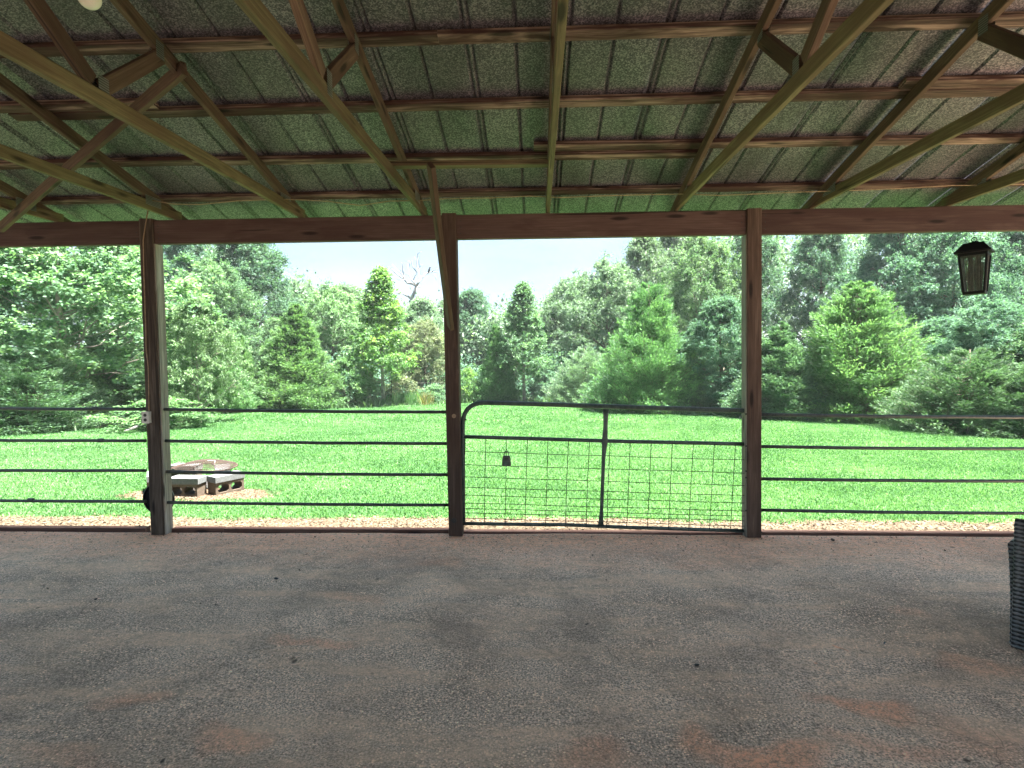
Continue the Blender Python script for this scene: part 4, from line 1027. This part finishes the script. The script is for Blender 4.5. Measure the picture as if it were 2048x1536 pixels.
plant('cedar_tree', C3, 1170, 0, 690, 140, 'grey green low cedar left of the large cedar', vbase=811, rz=.9, lf=LF_FAR)
plant('broadleaf_tree', B1, 1985, 16.5, 600, 220, 'blue green tree behind the dark cedars at the right', rz=.9, lf=LF_DARK)
plant('broadleaf_tree', B2, 2100, 15.5, 640, 230, 'light green tree at the right edge above the dark cedar', rz=2.9, lf=LF_OAK)
# olive toned, drooping tree right of the maple
plant('olive_tree', B1, 850, 31, 640, 115, 'olive green tree right of the young maple, behind the middle post', lf=LF_TAN, rz=1.2)
plant('broadleaf_tree', B2, 845, 34, 600, 120, 'grey green tree behind the olive green one', rz=4.4)
# second row
plant('broadleaf_tree', B1, 665, 33, 572, 165, 'pale green round tree between the pointed cedar and the maple', lf=LF_BUSH)
plant('broadleaf_tree', B3, 500, 33, 440, 300, 'tall dark tree rising above the pointed cedar', rz=1.9)
plant('broadleaf_tree', B3, 375, 31, 430, 190, 'tall dark tree behind the oak sapling', rz=4.1)
plant('broadleaf_tree', B2, 560, 30, 640, 130, 'mid green tree directly behind the pointed cedar', lf=LF_OAK)
plant('broadleaf_tree', B2, 945, 41, 584, 130, 'dark round tree in the gap right of the middle post', lf=LF_DARK)
plant('broadleaf_tree', B1, 1150, 37, 553, 175, 'grey green round tree left of the large cedar', rz=.3)
plant('broadleaf_tree', B1, 1105, 40, 600, 110, 'grey green tree behind the slender maple', rz=2.3)
plant('broadleaf_tree', B3, 1290, 33, 462, 200, 'tall loose tree behind the large cedar', lf=LF_FAR, rz=1.3)
plant('broadleaf_tree', B1, 1400, 28, 470, 190, 'bright leafy tree touching the beam left of the right post', lf=LF_OAK, rz=3.7)
plant('broadleaf_tree', B3, 1350, 36, 440, 210, 'tall grey green tree farthest back above the large cedar', lf=LF_FAR, rz=5.7)
plant('broadleaf_tree', B3, 1500, 30, 420, 190, 'tall dark tree hidden mostly by the right post', rz=.7)
plant('big_oak_tree', B3, 1790, 25, 400, 260, 'tall dark oak with a thick trunk above the wide cedar', rz=2.2)
plant('big_oak_tree', B3, 1640, 29, 420, 210, 'tall dark oak above the left shoulder of the wide cedar', rz=3.9)
plant('big_oak_tree', B1, 1900, 24, 440, 230, 'dark leafy oak behind the insect zapper', rz=5.1, lf=LF_DARK)
plant('big_oak_tree', B3, 2040, 27, 420, 220, 'tall open oak with sky showing through at the right edge', rz=1.1)
plant('broadleaf_tree', B2, 1880, 19, 640, 170, 'blue green tree filling the gap right of the wide cedar', rz=1.4, lf=LF_DARK)
plant('broadleaf_tree', B1, -60, 24, 430, 300, 'tall tree beyond the oak at the left edge', rz=.1, lf=LF_DARK)
plant('broadleaf_tree', B2, 240, 27, 480, 230, 'tall tree right behind the big oak', rz=2.1)
plant('broadleaf_tree', B1, 600, 42, 560, 140, 'far round tree seen between the tall dark tree and the pale one', rz=3.3)
plant('broadleaf_tree', B2, 730, 45, 610, 120, 'far grey green tree behind the young maple', rz=.6)
plant('broadleaf_tree', B1, 800, 50, 618, 140, 'far low tree left of the bare dead tree', rz=1.6)
plant('broadleaf_tree', B2, 905, 52, 600, 130, 'far tree behind the middle post', rz=2.6)
plant('broadleaf_tree', B1, 1030, 52, 650, 150, 'far low tree behind the small cedar and slender maple', rz=4.6)
plant('broadleaf_tree', B2, 690, 37, 575, 190, 'pale tree filling the gap behind the young maple', rz=1.9)
plant('broadleaf_tree', B1, 1215, 31, 520, 190, 'grey green tree behind the left shoulder of the large cedar', rz=2.8)
plant('broadleaf_tree', B2, 1075, 44, 640, 150, 'low pale tree behind the slender maple on the right', rz=.2)
plant('broadleaf_tree', B2, 975, 47, 635, 130, 'low tree far behind the small cedar', rz=5.2)
plant('broadleaf_tree', B1, 430, 29, 520, 200, 'leafy tree between the outlet post and the tall dark tree', rz=3.1, lf=LF_OAK)
# undergrowth
for i, (u, vb, vt, wpx, lab, lfm) in enumerate(((545, 819, 745, 90, 'leafy bush at the left foot of the pointed cedar', LF_BUSH), (690, 815, 720, 90, 'bush between the pointed cedar and the maple trunk', LF_CEDAR),
        (735, 812, 745, 60, 'small bush left of the maple trunk', LF_BUSH), (805, 808, 755, 70, 'pale bush right of the maple trunk', LF_TAN), (868, 807, 770, 60, 'low bush left of the middle post', LF_OAK),
        (935, 806, 740, 50, 'narrow bush right of the middle post', LF_MAPLE), (1020, 806, 775, 50, 'low bush between the two slender trunks', LF_OAK), (1095, 806, 745, 80, 'dark bush right of the slender maple', LF_DARK),
        (1215, 820, 765, 90, 'bush at the left foot of the large cedar', LF_CEDARD), (1385, 828, 770, 80, 'bush at the right foot of the large cedar', LF_CEDARD), (1480, 832, 740, 110, 'dark bush just left of the right post', LF_DARK),
        (1590, 836, 770, 120, 'dark bush right of the right post', LF_CEDARD), (1850, 848, 760, 110, 'bush at the right foot of the wide cedar', LF_CEDAR), (1985, 862, 790, 130, 'low bush at the right lawn edge', LF_CEDARD),
        (10, 862, 770, 130, 'low bush at the far left lawn edge', LF_OAK), (140, 853, 795, 120, 'low dark bush left of the outlet post', LF_CEDARD), (120, 852, 690, 150, 'light green bush under the big oak', LF_BUSH))):
    plant('bush', BU, u, 0, vt, wpx, lab, 'bush', 'bushes along the lawn edge', vbase=vb, lf=lfm, rz=i * 1.37)
fb = plant('leafy_branch', BU, 318, 0, 800, 200, 'cut leafy branch lying on the lawn behind the left post', 'branch', None, vbase=861, lf=LF_CEDAR, rz=.8, wy=110)
b_ = on_ground(250, 864); c_ = on_ground(300, 859)
stick('pale_log', [b_, b_.lerp(c_, .35) + Vector((0, 0, .10)), b_.lerp(c_, .7) + Vector((0, 0, .16)), c_ + Vector((0, .1, .18))], .055, M_DEADWOOD, 'pale bent limb on the grass under the cut branch', 'limb')
# wood behind everything: far trees merging into one mass
def far_wood():
    rg = np.random.default_rng(91); C = []
    for i in range(2300):
        a = rg.uniform(rad(-62), rad(60)); d = rg.uniform(38, 60); u_ = 1075 + math.tan(a) * 1180
        hmax = np.interp(u_, [-800, 0, 450, 620, 900, 1050, 1200, 1400, 2100, 2800], [13, 12.5, 12, 7.2, 5.6, 5.4, 7.6, 12, 13, 13])
        C.append((math.tan(a) * d, d, gz(0, d) + rg.uniform(.0, 1) ** .8 * hmax * d / 48))
    C = np.array(C); per = 85; P = np.repeat(C, per, 0) + rg.normal(0, .62, (len(C) * per, 3)); m = len(P)
    ln = .26 * rg.uniform(.6, 1.3, m)
    V = leaf_quads(P, rg.normal(0, 1, (m, 3)), rg.normal(0, .6, (m, 3)) + np.array([0, -.3, .7]), ln, ln * .65)
    o = np_mesh('far_wood', V, 4, LF_FAR, np.clip(np.repeat(rg.normal(.4, .15, len(C)), per) + rg.normal(0, .12, m), 0, 1)); tag(o, kind='stuff')
far_wood()
def understory():
    rg = np.random.default_rng(17); n = 1500; a = rg.uniform(rad(-58), rad(56), n); e = np.interp(a, EA, EY)
    dd = rg.uniform(1.6, 9, n); y = e + dd; x = np.tan(a) * y; h = (1.0 + .32 * dd) * (.6 + .4 * np.sin(a * 23) * np.sin(a * 9 + 1))
    C = np.stack([x, y, gz_np(x, y) + rg.uniform(0, 1, n) * h], 1); per = 90
    P = np.repeat(C, per, 0) + rg.normal(0, .32, (n * per, 3)); m = len(P); ln = .15 * rg.uniform(.6, 1.3, m)
    V = leaf_quads(P, rg.normal(0, 1, (m, 3)), rg.normal(0, .6, (m, 3)) + np.array([0, -.2, .7]), ln, ln * .6)
    tag(np_mesh('understory', V, 4, LF_DARK, np.clip(np.repeat(rg.normal(.45, .2, n), per) + rg.normal(0, .14, m), 0, 1)), kind='stuff')
understory()
# low weeds along the lawn edge
def weeds():
    rg = np.random.default_rng(5); n = 30000; a = rg.uniform(rad(-50), rad(48), n); e = np.interp(a, EA, EY); y = e + rg.normal(.25, .35, n); x = np.tan(a) * y
    P = np.stack([x, y, gz_np(x, y)], 1); big = (np.sin(a * 37) + np.sin(a * 91 + 1) > .4)
    h = np.where(big, rg.uniform(.15, .5, n), rg.uniform(.05, .22, n))
    V = blades(P, h, rg.uniform(.02, .05, n), rg.uniform(.1, .8, n), None); tag(np_mesh('edge_weeds', V, 5, LF_BUSH, np.clip(rg.normal(.35, .2, n), 0, 1)), kind='stuff')
weeds()
def tall_grass(u0, u1, n, label, h0, h1, lf, vb=811):
    rg = np.random.default_rng(int(u0)); c = on_ground((u0 + u1) / 2, vb); hw = (u1 - u0) / 2 / FPX * c.y
    P = np.stack([rg.normal(0, hw * .5, n), rg.normal(.4, .25, n), np.full(n, -.05)], 1)
    V = blades(P, rg.uniform(h0, h1, n), rg.uniform(.012, .03, n), rg.uniform(.1, .5, n), None)
    o = np_mesh('tall_grass', V, 5, lf, np.clip(rg.normal(.5, .2, n), 0, 1)); o.location = (c.x, c.y, gz(c.x, c.y)); tag(o, label, 'grass clump')
tall_grass(780, 850, 900, 'clump of tall green grass right of the maple trunk', .35, .85, LF_GRASS)
tall_grass(836, 862, 160, 'small clump of dry yellow grass left of the middle post', .4, .9, LF_STRAW)
tall_grass(640, 700, 500, 'clump of tall yellowish grass left of the maple trunk', .2, .5, LF_STRAW, 815)
tall_grass(1800, 1860, 500, 'heap of dry brown brush at the lawn edge right of the wide cedar', .15, .5, LF_STRAW, 848)

# dead tree with bare branches and a perched bird
DD = 48.0
dt = empty('dead_tree', on_y(822, 760, DD), 'bare dead tree with forked branches against the sky', 'dead tree')
dt.location.z = gz(dt.location.x, DD)
dinv = Matrix.Translation(-Vector(dt.location))
def DP(u, v, dy=0): return dinv @ on_y(u, v, DD + dy)
def Z2(a, b): return (740 + a / 9.6, 480 + b / 9.6)      # branch layout read off an enlarged view
br = [([(780, 1260), (740, 1500), (760, 1900), (790, 2600)][::-1] , .30, .17), ([(780, 1260), (800, 1130), (850, 1000), (895, 880)], .16, .11),
      ([(800, 1190), (860, 1150), (900, 1060), (960, 970), (965, 920), (910, 870)], .10, .06), ([(895, 880), (800, 840), (715, 830), (660, 755), (560, 690), (470, 620), (420, 560)], .10, .03),
      ([(660, 755), (610, 770), (535, 762)], .04, .02), ([(660, 740), (600, 640), (500, 560), (430, 465)], .06, .025), ([(640, 690), (630, 560), (625, 480), (605, 430)], .05, .025), ([(590, 630), (585, 550)], .03, .015),
      ([(870, 850), (800, 760), (750, 660), (735, 560), (725, 470)], .07, .025), ([(750, 670), (690, 660), (650, 630)], .03, .015), ([(740, 540), (765, 440), (750, 390)], .03, .015), ([(765, 440), (720, 400), (665, 412)], .02, .01),
      ([(830, 780), (860, 700), (900, 640)], .04, .03), ([(895, 880), (940, 800), (975, 750), (935, 650), (920, 560), (900, 440), (915, 330), (920, 250), (980, 222)], .10, .02), ([(900, 620), (830, 530), (800, 450), (800, 390)], .05, .02),
      ([(930, 560), (945, 480), (935, 380), (950, 370)], .04, .02), ([(895, 400), (860, 320)], .025, .012), ([(955, 520), (1010, 465)], .025, .015), ([(960, 680), (965, 600), (940, 540)], .03, .02),
      ([(975, 750), (1030, 690), (1060, 650), (1120, 630), (1200, 610), (1310, 620)], .08, .02), ([(1180, 615), (1240, 580), (1300, 545)], .03, .012), ([(1240, 650), (1260, 720), (1275, 770)], .02, .02), ([(1230, 612), (1245, 655)], .015, .012),
      ([(790, 1140), (740, 1080), (640, 1035), (540, 1025), (440, 1010)], .08, .02), ([(640, 1035), (600, 990), (540, 930)], .03, .012), ([(790, 1140), (720, 1100), (660, 1060)], .04, .02)]
tb = MB(); bb = MB()
for i, (pp, r0, r1) in enumerate(br):
    pts = [DP(*Z2(*q), dy=.5 * math.sin(i * 2.3 + k * .5) if i > 1 else 0) for k, q in enumerate(pp)]
    (tb if i < 2 else bb).tube(pts, [r0 + (r1 - r0) * k / (len(pts) - 1) for k in range(len(pts))], 7)
tb.build('trunk', M_DEADWOOD, dt, smooth=True); bb.build('branches', M_DEADWOOD, dt, smooth=True)
bp_ = on_y(*Z2(1135, 590), DD)
def bird(loc):
    bm = bmesh.new(); bmesh.ops.create_uvsphere(bm, u_segments=12, v_segments=8, radius=1)
    for v in bm.verts:
        c = v.co; x, y, z = c.x, c.y, c.z
        v.co = Vector((x * .10 * (1 - .25 * z) + .05 * z, y * .09, z * .22 + .03 * x))
    bmesh.ops.create_uvsphere(bm, u_segments=10, v_segments=6, radius=.065, matrix=Matrix.Translation((.085, 0, .24)))
    bmesh.ops.create_cone(bm, cap_ends=True, segments=6, radius1=.022, radius2=.002, depth=.07, matrix=Matrix.Translation((.165, 0, .235)) @ Matrix.Rotation(rad(90), 4, 'Y'))
    bmesh.ops.create_cone(bm, cap_ends=True, segments=6, radius1=.02, radius2=.06, depth=.26, matrix=Matrix.Translation((-.10, 0, -.27)) @ Matrix.Rotation(rad(18), 4, 'Y') @ Matrix.Diagonal((.5, 1.2, 1, 1)))
    me = bpy.data.meshes.new('bird'); bm.to_mesh(me); bm.free(); me.materials.append(M_DARK); o = bpy.data.objects.new('bird', me); COL.objects.link(o); o.location = loc; tag(o, 'small dark bird perched on the right branch of the dead tree', 'bird')
bird(bp_ + Vector((0, 0, .05)))

# ------------------------------------------------------------------ thin summer haze
def haze():
    mb = MB().box((0, 400, 8.5), (1240, 1640, 27.0)); m = bpy.data.materials.new('haze_air'); m.use_nodes = True; t = m.node_tree; t.nodes.clear()
    v = N(t, 'ShaderNodeVolumePrincipled'); v.inputs['Color'].default_value = (.86, .93, 1, 1); v.inputs['Density'].default_value = .00055; v.inputs['Anisotropy'].default_value = .2
    o_ = N(t, 'ShaderNodeOutputMaterial'); t.links.new(v.outputs[0], o_.inputs['Volume'])
    o = mb.build('haze', m); o['kind'] = 'stuff'
haze()
